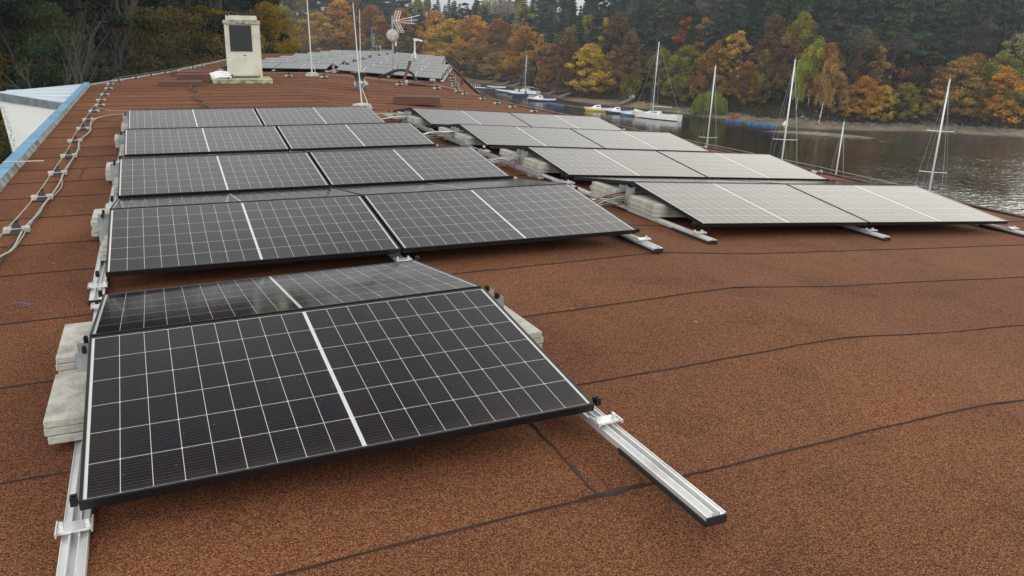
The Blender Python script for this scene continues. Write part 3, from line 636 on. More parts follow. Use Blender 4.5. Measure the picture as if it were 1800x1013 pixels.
m = MB(); m.box((0.115, 0.0, 0.80), (0.68, 0.011, 1.475))
for i in range(21): m.box((0.125, -0.008, 0.81 + i * .032), (0.67, -0.001, 0.824 + i * .032))
m.build('grille', M['dark_grille'], up_)
m = MB(); m.box((0.018, 0.12, 0.9), (0.0285, 0.52, 1.45)); m.build('side_grille', M['dark_grille'], t)
m = MB(); m.box((-0.03, -0.03, 1.50), (0.93, 0.69, 1.60), None, .01); m.build('cornice', M['moss'], t)
m = MB(); m.box((0.05, 0.04, 1.602), (0.85, 0.60, 1.72), None, .008); m.build('top_box', M['cream'], t)
m = MB(); m.tube(smooth_path([(0.10, 0.05, 1.70), (0.11, 0.05, 1.80), (0.25, 0.06, 1.80), (0.45, 0.06, 1.77), (0.80, 0.06, 1.75), (0.84, 0.06, 1.68)], 5), 0.022, 6); m.build('hose', M['cable_black'], t, smooth=True)
m = MB(); m.box((0.43, -0.001, 0.69), (0.51, 0.0045, 0.71)); m.build('nameplate', M['dark_grille'], lo_)
# insulated pipes
for x in (.075, .775): m = MB(); m.box((x, -.002, .175), (x + .06, .0042, .225)); m.build('sticker', mat('yellow_sticker', (.62, .50, .10), .6), t)
t = thing('insulated_pipes', 'pair of silver foil wrapped pipes running from brown box to the cream cabinet', 'pipes', onroof(1.3, 21.7, 0, 0))
for q, (dy, dz) in enumerate(((0, 0.12), (0.22, 0.16), (-0.16, .07))):
    m = MB(); pth = smooth_path([(0.25, dy, dz), (0.5, dy + .02, dz + .02), (0.75, dy, dz + .09), (1.02, dy, dz + .06)], 5)
    m.tube(pth, [0.055 + .008 * math.sin(i * 2.4) for i in range(len(pth))], 8); m.build('pipe', M['white_wrap'], t, smooth=True)
m = MB(); m.tube(smooth_path([(0.1, -.3, .03), (.5, -.42, .05), (.9, -.25, .12), (1.05, -.1, .2)], 5), .018, 6); m.build('pipe', M['cable_black'], t, smooth=True)
def feltbox(x, y, a, sx, sy, h, lb, taper=0.03, name='roof_curb', cat='roof curb'):
    m = MB(); m.add([(-taper, -taper, 0), (sx + taper, -taper, 0), (sx + taper, sy + taper, 0), (-taper, sy + taper, 0), (0, 0, h), (sx, 0, h * .96), (sx, sy, h), (0, sy, h * 1.03)],
                    [(4, 5, 6, 7), (0, 1, 5, 4), (1, 2, 6, 5), (2, 3, 7, 6), (3, 0, 4, 7)])
    return tag(m.build(name, M['brown_felt'], None, onroof(x, y, 0, a)), lb, cat)
feltbox(0.50, 20.2, 0, 1.02, 0.55, 0.12, 'low dark brown felt covered curb in front of the pipe box')
feltbox(0.98, 21.3, 0, 0.80, 0.7, 0.23, 'brown pipe box from which the foil wrapped pipes come out', name='pipe_box', cat='pipe box')
feltbox(0.90, 24.6, 0, 0.85, 0.5, 0.14, 'low brown curb beyond the pipe box near the left roof edge')
t = feltbox(5.25, 15.9, -0.34, 1.0, 0.5, 0.17, 'large dark brown felt covered curb behind the lake side panels')
t = thing('pipe_bend', 'dark bent pipe stub beside the pipe box', 'pipe', onroof(0.72, 21.3, 0, 0)); m = MB(); m.tube(smooth_path([(0, -.2, .03), (.15, -.05, .06), (.3, .05, .12)], 4), .03, 6); m.build('tube', M['cable_black'], t, smooth=True)

# lightning rods
def rod(x, y, base_px, top, lb, lean=(0, 0), r=0.013):
    t = thing('lightning_rod', lb, 'lightning rod', onroof(x, y, 0, 0), 'lightning rods')
    m = MB(); m.lathe([(0.21, 0.005), (0.215, 0.03), (0.17, 0.11), (0.06, 0.13)], 14); m.build('concrete_base', M['concrete'], t)
    m = MB(); m.tube([(0, 0, 0.12), (lean[0] * .5, lean[1] * .5, top * .5), (lean[0], lean[1], top)], [r, r * .85, r * .5], 8); m.build('rod', M['mast'], t)
    m = MB(); m.tube([(0.12, 0, 0.10), (0.01, 0, 0.42)], 0.009, 6); m.build('brace', M['mast'], t)
    m = MB(); m.box((-.025, -.025, .5), (.025, .025, .545)); m.build('clamp', M['alu'], t)
rod(4.94, 24.5, 0, 2.85, 'tall thin pale lightning rod standing upright between cabinet and antenna mast', (-0.05, 0), r=.02)
rod(4.08, 13.9, 0, 1.98, 'thin lightning rod leaning left on a white conical foot behind the near panels', (-0.10, 0.02), r=.014)
rod(5.80, 21.6, 0, 2.05, 'thin lightning rod leaning right, seen behind the roof vent', (0.03, 0), r=.012)

# roof vent
t = thing('roof_vent', 'galvanised roof vent flaring out like a funnel at its top', 'roof vent', onroof(5.40, 19.95, 0, 0) @ Matrix.Scale(1.22, 4))
m = MB(); m.lathe([(0.115, 0), (0.12, .07), (0.085, .075), (0.085, .2), (0.10, .26), (0.185, .36), (0.20, .375), (0.16, .37)], 16); m.build('flared_pipe', mat('dark_galvanised', (.17, .18, .18), .5, .5, noise=(9, (.07, .075, .08), .4, .65)), t)
for a in range(4): m = MB(); m.box((0.085, -.012, .05), (0.135, .012, .12)); o = m.build('bracket', M['galv'], t); o.rotation_euler = (0, 0, a * math.pi / 2 + .4)

# antenna mast
t = thing('antenna_mast', 'grey antenna mast with television aerial, round dish and side arm beside the far panels', 'antenna mast', onroof(7.98, 26.3, 0, 0))
def part(name, mt, fn, sm=False):
    m = MB(); fn(m); return m.build(name, M[mt], t, smooth=sm)
part('pole', 'galv', lambda m: m.tube([(0, 0, 0), (0, 0, 2.0)], 0.03, 8))
part('foot', 'galv', lambda m: (m.tube([(0, 0, .35), (.22, -.15, 0)], .018, 6), m.tube([(0, 0, .35), (-.22, -.15, 0)], .018, 6), m.tube([(0, 0, .35), (0, .26, 0)], .018, 6)))
dm = T((-0.01, -0.06, 1.36)) @ RX(rad(82))
dsh = part('dish', 'dish', lambda m: m.lathe([(0.002, 0.055), (0.08, .05), (0.15, .03), (0.205, 0.0), (0.21, -0.008), (0.14, .02), (0.002, .045)], 24, dm), True)
def yarms(m):
    for a in (90 + 0, 210, 330): m.tube([(-0.01, -0.13, 1.36), (-0.01 + .15 * math.cos(rad(a + 180)), -0.10, 1.36 + .15 * math.sin(rad(a + 180)))], 0.014, 5)
part('feed_arm', 'white_plastic', yarms).parent = dsh
part('receiver', 'white_plastic', lambda m: m.box((.07, -.05, 1.0), (.13, .03, 1.2), None, .02))
part('side_arm', 'galv', lambda m: (m.tube([(0, 0, .86), (-.42, .02, .87)], .02, 6), m.tube([(-.42, .02, .85), (-.42, .02, 1.04)], .022, 6), m.tube([(-.42, .02, .99), (-.68, .03, .99)], .013, 5)))
part('dipole', 'galv', lambda m: m.tube([(-.62, .03, .99), (-.62, .03, 1.42), (-.66, .03, 1.42), (-.66, .03, .99)], .011, 5))
part('dipole', 'galv', lambda m: (m.tube([(-.70, .03, .60), (-.70, .03, 1.6)], .008, 5), m.tube([(-.55, .03, .62), (-.55, .03, .97)], .008, 5)))
def grid_(sgn):
    def fn(m):
        R0 = Vector((0.03, 0, 1.80)); up = Vector((0.10 if sgn > 0 else .19, 0.0, 0.34 * sgn)); yv = Vector((0.19, -0.05, 0))
        for s in (-.5, 0, .5): m.tube([R0 + yv * (s + .5) * .9, R0 + up + yv * (s + .5) * .9], 0.009, 4)
        for q in range(7): m.tube([R0 + up * q / 6, R0 + up * q / 6 + yv * .9], 0.007, 4)
    return fn
part('reflector', 'mast', grid_(1)); part('reflector', 'mast', grid_(-1))
part('boom', 'mast', lambda m: (m.tube([(0, 0, 1.8), (.90, -.2, 2.02)], .011, 5), m.tube([(0.1, 0, 1.8), (.83, -.18, 1.87)], .011, 5), m.tube([(0.1, 0, 1.79), (.74, -.18, 1.74)], .011, 5), m.tube([(.62, -.16, 1.74), (.62, -.16, 1.95)], .013, 5)))
part('feed_box', 'orange', lambda m: m.box((.20, -.09, 1.755), (.31, -.0, 1.835), None, .01))
# tripod with camera
t = thing('camera_tripod', 'small white surveillance camera on a short tripod behind the farthest panels', 'camera', onroof(12.3, 38.6, 0, 0) @ Matrix.Scale(1.0, 4))
part('pole', 'white_plastic', lambda m: m.tube([(0, 0, .3), (0, 0, 1.05)], .04, 8))
for a in (30, 150, 270): part('leg', 'white_plastic', lambda m: m.tube([(0, 0, .62), (.32 * math.cos(rad(a)), .32 * math.sin(rad(a)), 0)], .022, 6))
part('camera_body', 'white_plastic', lambda m: (m.box((-.05, -.06, 1.05), (.09, .06, 1.2), None, .015), m.tube([(0.05, 0, 1.14), (.36, -.1, 1.07)], .045, 8)))
# black hose + leaning brown board + tray
t = thing('leaning_board', 'dark brown board leaning over the black hose beside the antenna mast', 'board', onroof(7.35, 22.9, 0, 0))
part('board', 'brown_paint', lambda m: m.add([(-.03, 0, 0), (.05, 0, 0), (.42, .35, .66), (.34, .35, .69), (-.03, .03, 0), (.05, .03, 0), (.42, .38, .66), (.34, .38, .69)], [(0, 1, 2, 3), (5, 4, 7, 6), (0, 4, 5, 1), (1, 5, 6, 2), (2, 6, 7, 3), (3, 7, 4, 0)]))
cable([(6.95, 24.2, .08), (7.15, 23.9, .22), (7.4, 23.7, .36), (7.65, 23.6, .38), (7.85, 23.5, .3), (7.92, 23.4, .14), (7.92, 23.35, .02)], 0.075, 'cable_black', 'flexible_hose', 'thick black arched flexible hose behind the leaning board', 'hose')
t = thing('cable_box', 'long low dark box with pale concrete ends beside the leaning board', 'box', onroof(7.45, 22.65, 0, -0.12))
part('box', 'brown_paint', lambda m: m.box((.02, 0, 0), (.80, .16, .11)))
part('concrete_end', 'concrete', lambda m: m.box((-.06, -.01, .0), (.015, .17, .15), None, .01)); part('concrete_end', 'concrete', lambda m: m.box((.70, -.02, .112), (.86, .18, .19), None, .02))
t = thing('edge_post', 'short dark post standing at the lake side roof edge beyond the far chain', 'post', onroof(9.75, 24.3, 0, 0))
part('post', 'brown_paint', lambda m: m.box((-.03, -.03, 0), (.03, .03, .40))); part('cap', 'galv', lambda m: m.box((-.035, -.035, .401), (.035, .035, .42)))

# ================================================================== TERRAIN AND WATER
SH = [(-260, 300), (-120, 262), (0, 244), (62, 226), (75, 209), (79, 197), (80, 184), (74, 150), (76, 139), (81, 132), (84, 118), (87, 111), (87, 102), (92, 98), (98, 97), (110, 96), (122, 90), (140, 80), (185, 60), (290, 10), (420, -120)]
NS = [(30, -140), (16, -60), (13, 0), (13, 24), (20, 50), (16, 76), (-4, 100), (-60, 118), (-200, 150), (-400, 170)]
def sdist(P, poly):
    a = np.array(poly[:-1], float); b = np.array(poly[1:], float); best = np.full(len(P), 1e9); sg = np.ones(len(P))
    for p, q in zip(a, b):
        d = q - p; t = np.clip(((P - p) @ d) / (d @ d), 0, 1); c = p + t[:, None] * d; v = P - c; ds = np.hypot(v[:, 0], v[:, 1]); cr_ = d[0] * (P[:, 1] - p[1]) - d[1] * (P[:, 0] - p[0])
        m_ = ds < best - 1e-9; best = np.where(m_, ds, best); sg = np.where(m_, np.sign(cr_), sg)
    return best * sg
def hgt(P):
    P = np.atleast_2d(np.array(P, float)); df = sdist(P, SH); dn = sdist(P, NS)      # >0 left of the line = land
    az = np.degrees(np.arctan2(P[:, 0] - CAM.x, P[:, 1] - CAM.y))                      # bearing
    sl = np.interp(az, [-40, 0, 10, 17, 22, 30, 36, 60], [.30, .20, .13, .07, .10, .26, .36, .42])
    d = np.maximum(df, 0); nz_ = 0.5 * np.sin(P[:, 0] * .21 + 1) * np.sin(P[:, 1] * .17) + .3 * np.sin(P[:, 0] * .5) * np.sin(P[:, 1] * .43 + 2)
    cap = np.interp(az, [0, 17, 22, 36], [26, 11, 14, 60]) * 1.0
    hf = np.where(d < 7, d * .11, np.where(d < 11, .77 + (d - 7) * .45, 2.57 + cap * (1 - np.exp(-(d - 11) * sl / cap)))) + nz_ * np.clip((d - 9) / 10, 0, 1)
    dd = np.maximum(dn, 0); hn = np.minimum(dd * .35, 1.8) + .10 * np.maximum(0, dd - 8) * np.clip((P[:, 1] - 10) / 40, 0, 1) + nz_ * .3 * np.clip(dd / 8, 0, 1)
    under = np.minimum(np.maximum(df, dn) * .15, 0) - .05
    isl = np.zeros(len(P))
    for cx_, cy_, ax, ay, an, hh in ((86.5, 91.5, 8.5, 2.3, -0.62, .40), (88.5, 86.0, 7.0, 0.7, -0.9, .16)):
        u_ = (P[:, 0] - cx_) * math.cos(an) + (P[:, 1] - cy_) * math.sin(an); v_ = -(P[:, 0] - cx_) * math.sin(an) + (P[:, 1] - cy_) * math.cos(an)
        isl = np.maximum(isl, (hh + .05) * (1 - (u_ / ax) ** 2 - (v_ / ay) ** 2))
    z = np.where(df > 0, hf, np.where(dn > 0, hn, np.maximum(under, under + isl * 1.0 + .0 * isl)))
    z = np.where((df <= 0) & (dn <= 0) & (isl > 0), isl - .05, z)
    return z + WZ
def gz(x, y): return float(hgt([(x, y)])[0])
def axis(segs):
    o = []
    for a, b, s in segs: o += list(np.arange(a, b, s))
    return np.array(o + [segs[-1][1]])
gx = axis([(-520, -120, 16), (-120, 60, 5), (60, 130, 1.25), (130, 240, 5), (240, 700, 16)])
gy = axis([(-260, -20, 12), (-20, 76, 4), (76, 126, 1.0), (126, 260, 4), (260, 700, 16)])
X, Y = np.meshgrid(gx, gy); Z = hgt(np.stack([X.ravel(), Y.ravel()], 1)); nx = len(gx); ny = len(gy)
idx = np.arange(nx * ny).reshape(ny, nx); quads = np.stack([idx[:-1, :-1], idx[:-1, 1:], idx[1:, 1:], idx[1:, :-1]], -1).reshape(-1, 4)
def np_mesh(name, V, F, mats, smooth=False):
    me = bpy.data.meshes.new(name); V = np.asarray(V, np.float32); F = np.asarray(F, np.int32); k_ = F.shape[1]
    me.vertices.add(len(V)); me.vertices.foreach_set('co', V.ravel()); me.loops.add(F.size); me.loops.foreach_set('vertex_index', F.ravel())
    me.polygons.add(len(F)); me.polygons.foreach_set('loop_start', np.arange(0, F.size, k_, dtype=np.int32)); me.polygons.foreach_set('loop_total', np.full(len(F), k_, np.int32))
    if smooth: me.polygons.foreach_set('use_smooth', np.ones(len(F), bool))
    for q in mats: me.materials.append(q)
    me.update(calc_edges=True); me.validate(); return me
def ground_mat():
    m = bpy.data.materials.new('bank_and_litter'); m.use_nodes = True; t = m.node_tree; n = t.nodes; k = t.links; b = n['Principled BSDF']; b.inputs['Roughness'].default_value = .95; b.inputs['Specular IOR Level'].default_value = .15
    g = n.new('ShaderNodeNewGeometry'); sp = n.new('ShaderNodeSeparateXYZ'); k.new(g.outputs['Position'], sp.inputs[0])
    def nz(s, d=6):
        z = n.new('ShaderNodeTexNoise'); z.inputs['Scale'].default_value = s; z.inputs['Detail'].default_value = d; k.new(g.outputs['Position'], z.inputs[0]); return z.outputs[0]
    def mixc(f, a, c):
        x = node(t, 'ShaderNodeMix', data_type='RGBA')
        for i, q in ((6, a), (7, c)):
            if isinstance(q, tuple): x.inputs[i].default_value = (*q, 1)
            else: k.new(q, x.inputs[i])
        k.new(f, x.inputs[0]); return x.outputs[2]
    def mr(x, a, c, lo=0., hi=1.):
        r = n.new('ShaderNodeMapRange'); r.inputs[1].default_value = a; r.inputs[2].default_value = c; r.inputs[3].default_value = lo; r.inputs[4].default_value = hi; k.new(x, r.inputs[0]); return r.outputs[0]
    litter = mixc(mr(nz(.35), .4, .6), (0.048, 0.028, 0.018), (0.026, 0.028, 0.016)); litter = mixc(mr(nz(3.0), .35, .7), litter, (0.018, 0.013, 0.009))
    sand = mixc(mr(nz(1.4), .35, .65), (0.30, 0.225, 0.15), (0.19, 0.145, 0.10)); sand = mixc(mr(nz(.25), .45, .62), sand, (0.13, 0.115, 0.08))
    hh = mth(t, 'ADD', sp.outputs[2], mth(t, 'MULTIPLY', mth(t, 'SUBTRACT', nz(.6), .5), 0.7))
    wet = mixc(mr(sp.outputs[2], WZ + .02, WZ + .14), (0.075, 0.055, 0.035), sand)
    k.new(mixc(mr(hh, WZ + .75, WZ + 1.05), wet, litter), b.inputs['Base Color'])
    bp = n.new('ShaderNodeBump'); bp.inputs['Distance'].default_value = .3; k.new(nz(1.3), bp.inputs['Height']); k.new(bp.outputs[0], b.inputs['Normal'])
    return m
gnd = bpy.data.objects.new('terrain', np_mesh('terrain', np.stack([X.ravel(), Y.ravel(), Z], 1), quads, [ground_mat()], True)); COL.objects.link(gnd); tag(gnd, kind='structure')
def water_mat():
    m = bpy.data.materials.new('dark_rippled_water'); m.use_nodes = True; t = m.node_tree; n = t.nodes; k = t.links; b = n['Principled BSDF']
    b.inputs['Base Color'].default_value = (0.010, 0.0095, 0.008, 1); b.inputs['Roughness'].default_value = .05; b.inputs['IOR'].default_value = 1.33
    g = n.new('ShaderNodeNewGeometry'); h = None
    for s, d, amp, sc in ((.8, 3, .085, (1, 1.7, 1)), (2.6, 3, .035, (1.3, 1, 1))):
        mp_ = n.new('ShaderNodeMapping'); mp_.inputs['Scale'].default_value = sc; mp_.inputs['Rotation'].default_value = (0, 0, .5); k.new(g.outputs['Position'], mp_.inputs[0])
        z = n.new('ShaderNodeTexNoise'); z.inputs['Scale'].default_value = s; z.inputs['Detail'].default_value = d; k.new(mp_.outputs[0], z.inputs[0])
        q = mth(t, 'MULTIPLY', z.outputs[0], amp); h = q if h is None else mth(t, 'ADD', h, q)
    # wind patches
    z = n.new('ShaderNodeTexNoise'); z.inputs['Scale'].default_value = .035; z.inputs['Detail'].default_value = 3; k.new(g.outputs['Position'], z.inputs[0])
    r = n.new('ShaderNodeMapRange'); r.inputs[1].default_value = .38; r.inputs[2].default_value = .62; r.inputs[3].default_value = .45; r.inputs[4].default_value = 1.2; k.new(z.outputs[0], r.inputs[0])
    sp = n.new('ShaderNodeSeparateXYZ'); k.new(g.outputs['Position'], sp.inputs[0]); ry = n.new('ShaderNodeMapRange'); ry.interpolation_type = 'SMOOTHSTEP'; k.new(sp.outputs[1], ry.inputs[0])
    for q_, v_ in ((1, 95.), (2, 40.), (3, .55), (4, 1.5)): ry.inputs[q_].default_value = v_
    bp = n.new('ShaderNodeBump'); bp.inputs['Distance'].default_value = 1.0; k.new(mth(t, 'MULTIPLY', r.outputs[0], ry.outputs[0]), bp.inputs['Strength']); k.new(h, bp.inputs['Height']); k.new(bp.outputs[0], b.inputs['Normal'])
    return m
m = MB(); m.add([(-900, -500, WZ), (1200, -500, WZ), (1200, 1200, WZ), (-900, 1200, WZ)], [(0, 1, 2, 3)]); tag(m.build('water', water_mat()), kind='structure')

# ================================================================== TREES
class Leaves:
    """cloud of small leaf faces with a random value per face"""
    def __init__(s, seed): s.r = np.random.RandomState(seed); s.V = []; s.c = []
    def blob(s, c, rad_, n, size, flat=1.0, shell=0.55, up=0.0, long=1.0, vmid=.5):
        r = s.r; d = r.normal(size=(n, 3)); d /= np.linalg.norm(d, axis=1)[:, None]; q = (shell + (1 - shell) * r.rand(n))[:, None] ** .7
        rr = np.array(rad_) if np.ndim(rad_) else np.array([rad_, rad_, rad_ * flat]); P = np.array(c) + d * q * rr
        s.place(P, size, long, up, vmid)
    def place(s, P, size, long=1.0, up=0.0, vmid=.5):
        r = s.r; n = len(P); a = r.normal(size=(n, 3)); a[:, 2] *= (1 - up); a /= np.linalg.norm(a, axis=1)[:, None]
        b = np.cross(a, r.normal(size=(n, 3))); b /= np.linalg.norm(b, axis=1)[:, None] + 1e-9; sz = (size * (0.6 + .8 * r.rand(n)))[:, None]
        a = a * sz * long; b = b * sz * .62
        s.V.append(np.stack([P - a, P + b * .8 - a * .1, P + a, P - b], 1)); s.c.append(np.clip(vmid + (r.rand(n) - .5) * .7 + .12 * r.randn(), 0, 1))
    def hang(s, P, size, vmid=.5):
        r = s.r; n = len(P); a = np.zeros((n, 3)); a[:, 2] = 1; a += r.normal(size=(n, 3)) * .12; b = r.normal(size=(n, 3)); b[:, 2] = 0; b /= np.linalg.norm(b, axis=1)[:, None]
        sz = (size * (0.6 + .8 * r.rand(n)))[:, None]; a = a * sz * 1.6; b = b * sz * .45
        s.V.append(np.stack([P - a, P + b, P + a, P - b], 1)); s.c.append(np.clip(vmid + (r.rand(n) - .5) * .7, 0, 1))
    def mesh(s, name):
        V = np.concatenate(s.V).reshape(-1, 3); n = len(V) // 4; F = np.arange(n * 4).reshape(n, 4)
        me = np_mesh(name, V, F, [M['leaf']]); at = me.attributes.new('v', 'FLOAT', 'POINT'); at.data.foreach_set('value', np.repeat(np.concatenate(s.c), 4).astype(np.float32)); return me
def limbs(m, H, cs, rng, r0, hb=.25, lean=0.0):
    pts = [(lean * H * (t ** 2) + .012 * H * math.sin(t * 5 + r0 * 9), .01 * H * math.sin(t * 4 + 1), H * t) for t in (0, .12, .3, .5, .7, .88)]
    m.tube([(pts[0][0], pts[0][1], -1.0)] + pts, [r0 * 1.25, r0 * 1.15, r0, r0 * .85, r0 * .62, r0 * .4, r0 * .15], 7)
    for c in cs:
        z = max(hb * H, c[2] - .30 * H * rng.uniform(.4, 1)); t = z / H; x0 = lean * H * t * t
        mid = ((x0 + c[0]) * .5, c[1] * .5, (z + c[2]) * .5 - .02 * H); m.tube([(x0, 0, z), mid, tuple(c)], [r0 * .34, r0 * .2, r0 * .06], 4, False)
def deciduous(seed, H=12, R=4.2, cb=.12, dens=1.0, size=.16, nb=105, gap=.0):
    rng = random.Random(seed); L = Leaves(seed); cs = []
    lobes = [(rng.uniform(0, 6.28), rng.uniform(.3, .95), rng.uniform(.75, 1.15)) for _ in range(6)]
    for i in range(nb):
        t = rng.random() ** .85; z = H * (cb + (1 - cb) * t); env = math.sin(math.pi * min(1, (.16 + .84 * t)) ** .82) ** .62
        a = rng.uniform(0, 6.28); wv = 1 + .22 * math.cos(a * 2 + lobes[0][0]) + .15 * math.cos(a * 3 + lobes[1][0] + t * 4); rr = R * env * wv * (rng.uniform(.35, 1.0))
        c = (rr * math.cos(a), rr * math.sin(a), z); cs.append(c); br = rng.uniform(.45, 1.15) * R * .235
        L.blob(c, (br, br, br * .72), int(95 * dens * (br / (R * .21)) ** 2), size, shell=.12, vmid=.5 + rng.uniform(-.22, .22))
    m = MB(); limbs(m, H, cs[::3], rng, H * .017)
    return L.mesh('crown'), m.mesh('trunk', M['trunk'])
def birch(seed, H=13, R=2.3):
    rng = random.Random(seed); L = Leaves(seed); cs = []
    for i in range(55):
        t = rng.random(); z = H * (.30 + .70 * t); env = math.sin(math.pi * (.12 + .86 * t) ** .9) ** .8; a = rng.uniform(0, 6.28); rr = R * env * rng.uniform(.2, 1)
        c = (rr * math.cos(a), rr * math.sin(a), z); cs.append(c); L.blob(c, (.45, .45, .8), 60, .15, shell=.2, vmid=.5 + rng.uniform(-.2, .2))
        P = np.array(c) + np.stack([L.r.normal(0, .25, 24), L.r.normal(0, .25, 24), -L.r.rand(24) * 1.5], 1); L.hang(P, .13)
    m = MB(); limbs(m, H, cs[::4], rng, .11, lean=.05)
    return L.mesh('crown'), m.mesh('trunk', M['birch_trunk'])
def pine(seed, H=17, R=3.9, cb=.30, size=.19, dens=1.0, snags=False, r0=.19):
    rng = random.Random(seed); L = Leaves(seed); cs = []
    for i in range(74):
        t = rng.random(); z = H * (cb + (1 - cb) * t); env = (1 - t * .62) * (.55 + .45 * math.sin(math.pi * min(1, t * 1.5 + .2))); a = rng.uniform(0, 6.28); rr = R * env * rng.uniform(.25, 1.1)
        c = (rr * math.cos(a), rr * math.sin(a), z + rr * .12); cs.append(c); br = rng.uniform(.6, 1.1) * (1.15 - .4 * t)
        L.blob(c, (br, br, br * .36), int(120 * dens * br), size, shell=.15, long=1.5, vmid=.5 + rng.uniform(-.22, .22))
    m = MB(); limbs(m, H, cs[::2], rng, r0, hb=cb * .8)
    if snags:
        for i in range(26):
            z = rng.uniform(.08, cb + .12) * H; a = rng.uniform(0, 6.28); l = rng.uniform(.8, 3.0); m.tube([(0, 0, z), (l * .5 * math.cos(a), l * .5 * math.sin(a), z - .08 * l), (l * math.cos(a + .2), l * math.sin(a + .2), z - .02 * l)], [.035, .025, .008], 4, False)
    return L.mesh('crown'), m.mesh('trunk', M['pine_trunk'])
def spruce(seed, H=18, R=2.9):
    rng = random.Random(seed); L = Leaves(seed); m = MB(); m.tube([(0, 0, -1), (0, 0, H * .5), (0, 0, H * .98)], [.22, .14, .02], 6)
    for lv in range(26):
        t = lv / 25; z = H * (.12 + .86 * t); rr = R * (1 - t) ** .85 + .12; nb = max(4, int(9 * (1 - t) + 3)); ph = rng.uniform(0, 6)
        for b_ in range(nb):
            a = ph + 6.283 * b_ / nb + rng.uniform(-.2, .2); l = rr * rng.uniform(.72, 1.1); n = int(16 + 34 * l / R); s_ = L.r.rand(n) ** .7
            P = np.stack([l * s_ * math.cos(a), l * s_ * math.sin(a), z - .32 * l * s_ + .15 * l * s_ ** 3], 1) + L.r.normal(0, .09 + .05 * l / R, (n, 3)); L.place(P, .19, 1.4, .5, .5 + rng.uniform(-.2, .2))
            if b_ % 2: m.tube([(0, 0, z), (l * .9 * math.cos(a), l * .9 * math.sin(a), z - .28 * l)], [.04, .01], 3, False)
    return L.mesh('crown'), m.mesh('trunk', M['trunk'])
def bare(seed, H=12, R=3.2, leafy=.15):
    rng = random.Random(seed); m = MB(); tips = []
    def br(p, d, l, r, dep):
        q = p + d * l; mid = p + d * l * .5 + Vector((rng.uniform(-.05, .05), rng.uniform(-.05, .05), 0)) * l; m.tube([p, mid, q], [r, r * .8, r * .6], 4 if dep else 6, False)
        if dep >= 4: tips.append(q); return
        for _ in range(3 if dep < 3 else 3):
            nd = (d + Vector((rng.uniform(-.62, .62), rng.uniform(-.62, .62), rng.uniform(-.12, .42)))).normalized(); br(q if _ else mid.lerp(q, .6), nd, l * rng.uniform(.58, .8), r * .58, dep + 1)
    br(Vector((0, 0, -.5)), Vector((.03, .02, 1)).normalized(), H * .36, .13, 0)
    L = Leaves(seed); P = np.array([tuple(t_) for t_ in tips]); Q = np.repeat(P, 14, 0) + L.r.normal(0, .42, (len(P) * 14, 3)); L.place(Q, .11 if leafy else .035, 2.6, 0, .5)
    return L.mesh('crown'), m.mesh('trunk', M['twig'])
def willow(seed, H=5.2, R=3.0):
    rng = random.Random(seed); L = Leaves(seed)
    for i in range(330):
        a = rng.uniform(0, 6.28); rr = R * rng.random() ** .5; zt = H * (1 - .42 * (rr / R) ** 2.2) + rng.uniform(-.35, .1); ln = zt * rng.uniform(.45, .93); n = int(ln * 13)
        s_ = L.r.rand(n); P = np.stack([rr * math.cos(a) * (1 + .12 * s_), rr * math.sin(a) * (1 + .12 * s_), zt - ln * s_], 1) + L.r.normal(0, .05, (n, 3)); L.hang(P, .13, .5 + rng.uniform(-.25, .25))
    m = MB(); limbs(m, H, [(1.5, 0, 4.2), (-1.4, .5, 4.3), (0, -1.5, 4.1), (.3, 1.4, 4.4)], rng, .22)
    return L.mesh('crown'), m.mesh('trunk', M['trunk'])
def bushy(seed, H=3.0, R=1.8):
    L = Leaves(seed); rng = random.Random(seed)
    for i in range(16): L.blob((rng.uniform(-R, R) * .6, rng.uniform(-R, R) * .6, rng.uniform(.3, .85) * H), (.75, .75, .6), 110, .15, shell=.2, vmid=.5 + rng.uniform(-.2, .2))
    m = MB()
    for i in range(7): a = i * .9; m.tube([(0, 0, -.3), (.5 * math.cos(a), .5 * math.sin(a), H * .4), (R * .6 * math.cos(a), R * .6 * math.sin(a), H * .75)], [.05, .035, .01], 4, False)
    return L.mesh('crown'), m.mesh('trunk', M['trunk'])
P_ = {'oak': [deciduous(s, 12, 4.2) for s in (1, 2, 3, 4)], 'slim': [deciduous(s, 14, 2.9, .15, 1.0, .19, 54) for s in (11, 12)], 'birch': [birch(21), birch(22)], 'pine': [pine(31), pine(32), pine(33, 17, 3.4, .5), pine(34, 17, 4.2, .2)],
      'spruce': [spruce(41), spruce(42)], 'bare': [bare(51), bare(52)], 'willow': [willow(61)], 'bush': [bushy(71), bushy(72)],
      'nearpine': [pine(81, 15, 3.6, .32, .085, 5.5, True, .24), pine(82, 16, 3.9, .12, .085, 5.5, True, .20)], 'nearleaf': [deciduous(91, 9, 3.0, .10, 2.4, .062, 90)], 'nearbare': [bare(95, 11, 3, 0)]}
HW = {'oak': (12, 8.4), 'slim': (14.3, 5.8), 'birch': (13.5, 4.6), 'pine': (17.3, 6.0), 'spruce': (18, 5.8), 'bare': (10.5, 6), 'willow': (5.3, 6.4), 'bush': (3.2, 4), 'nearpine': (15.5, 7), 'nearleaf': (9, 6), 'nearbare': (10, 6)}
NAME = {'oak': 'oak_tree', 'slim': 'broadleaf_tree', 'birch': 'birch_tree', 'pine': 'pine_tree', 'spruce': 'spruce_tree', 'bare': 'bare_tree', 'willow': 'willow_tree', 'bush': 'bush', 'nearpine': 'pine_tree', 'nearleaf': 'broadleaf_tree', 'nearbare': 'bare_tree'}
CT = {'bush': 'bush'}
tr = random.Random(3)
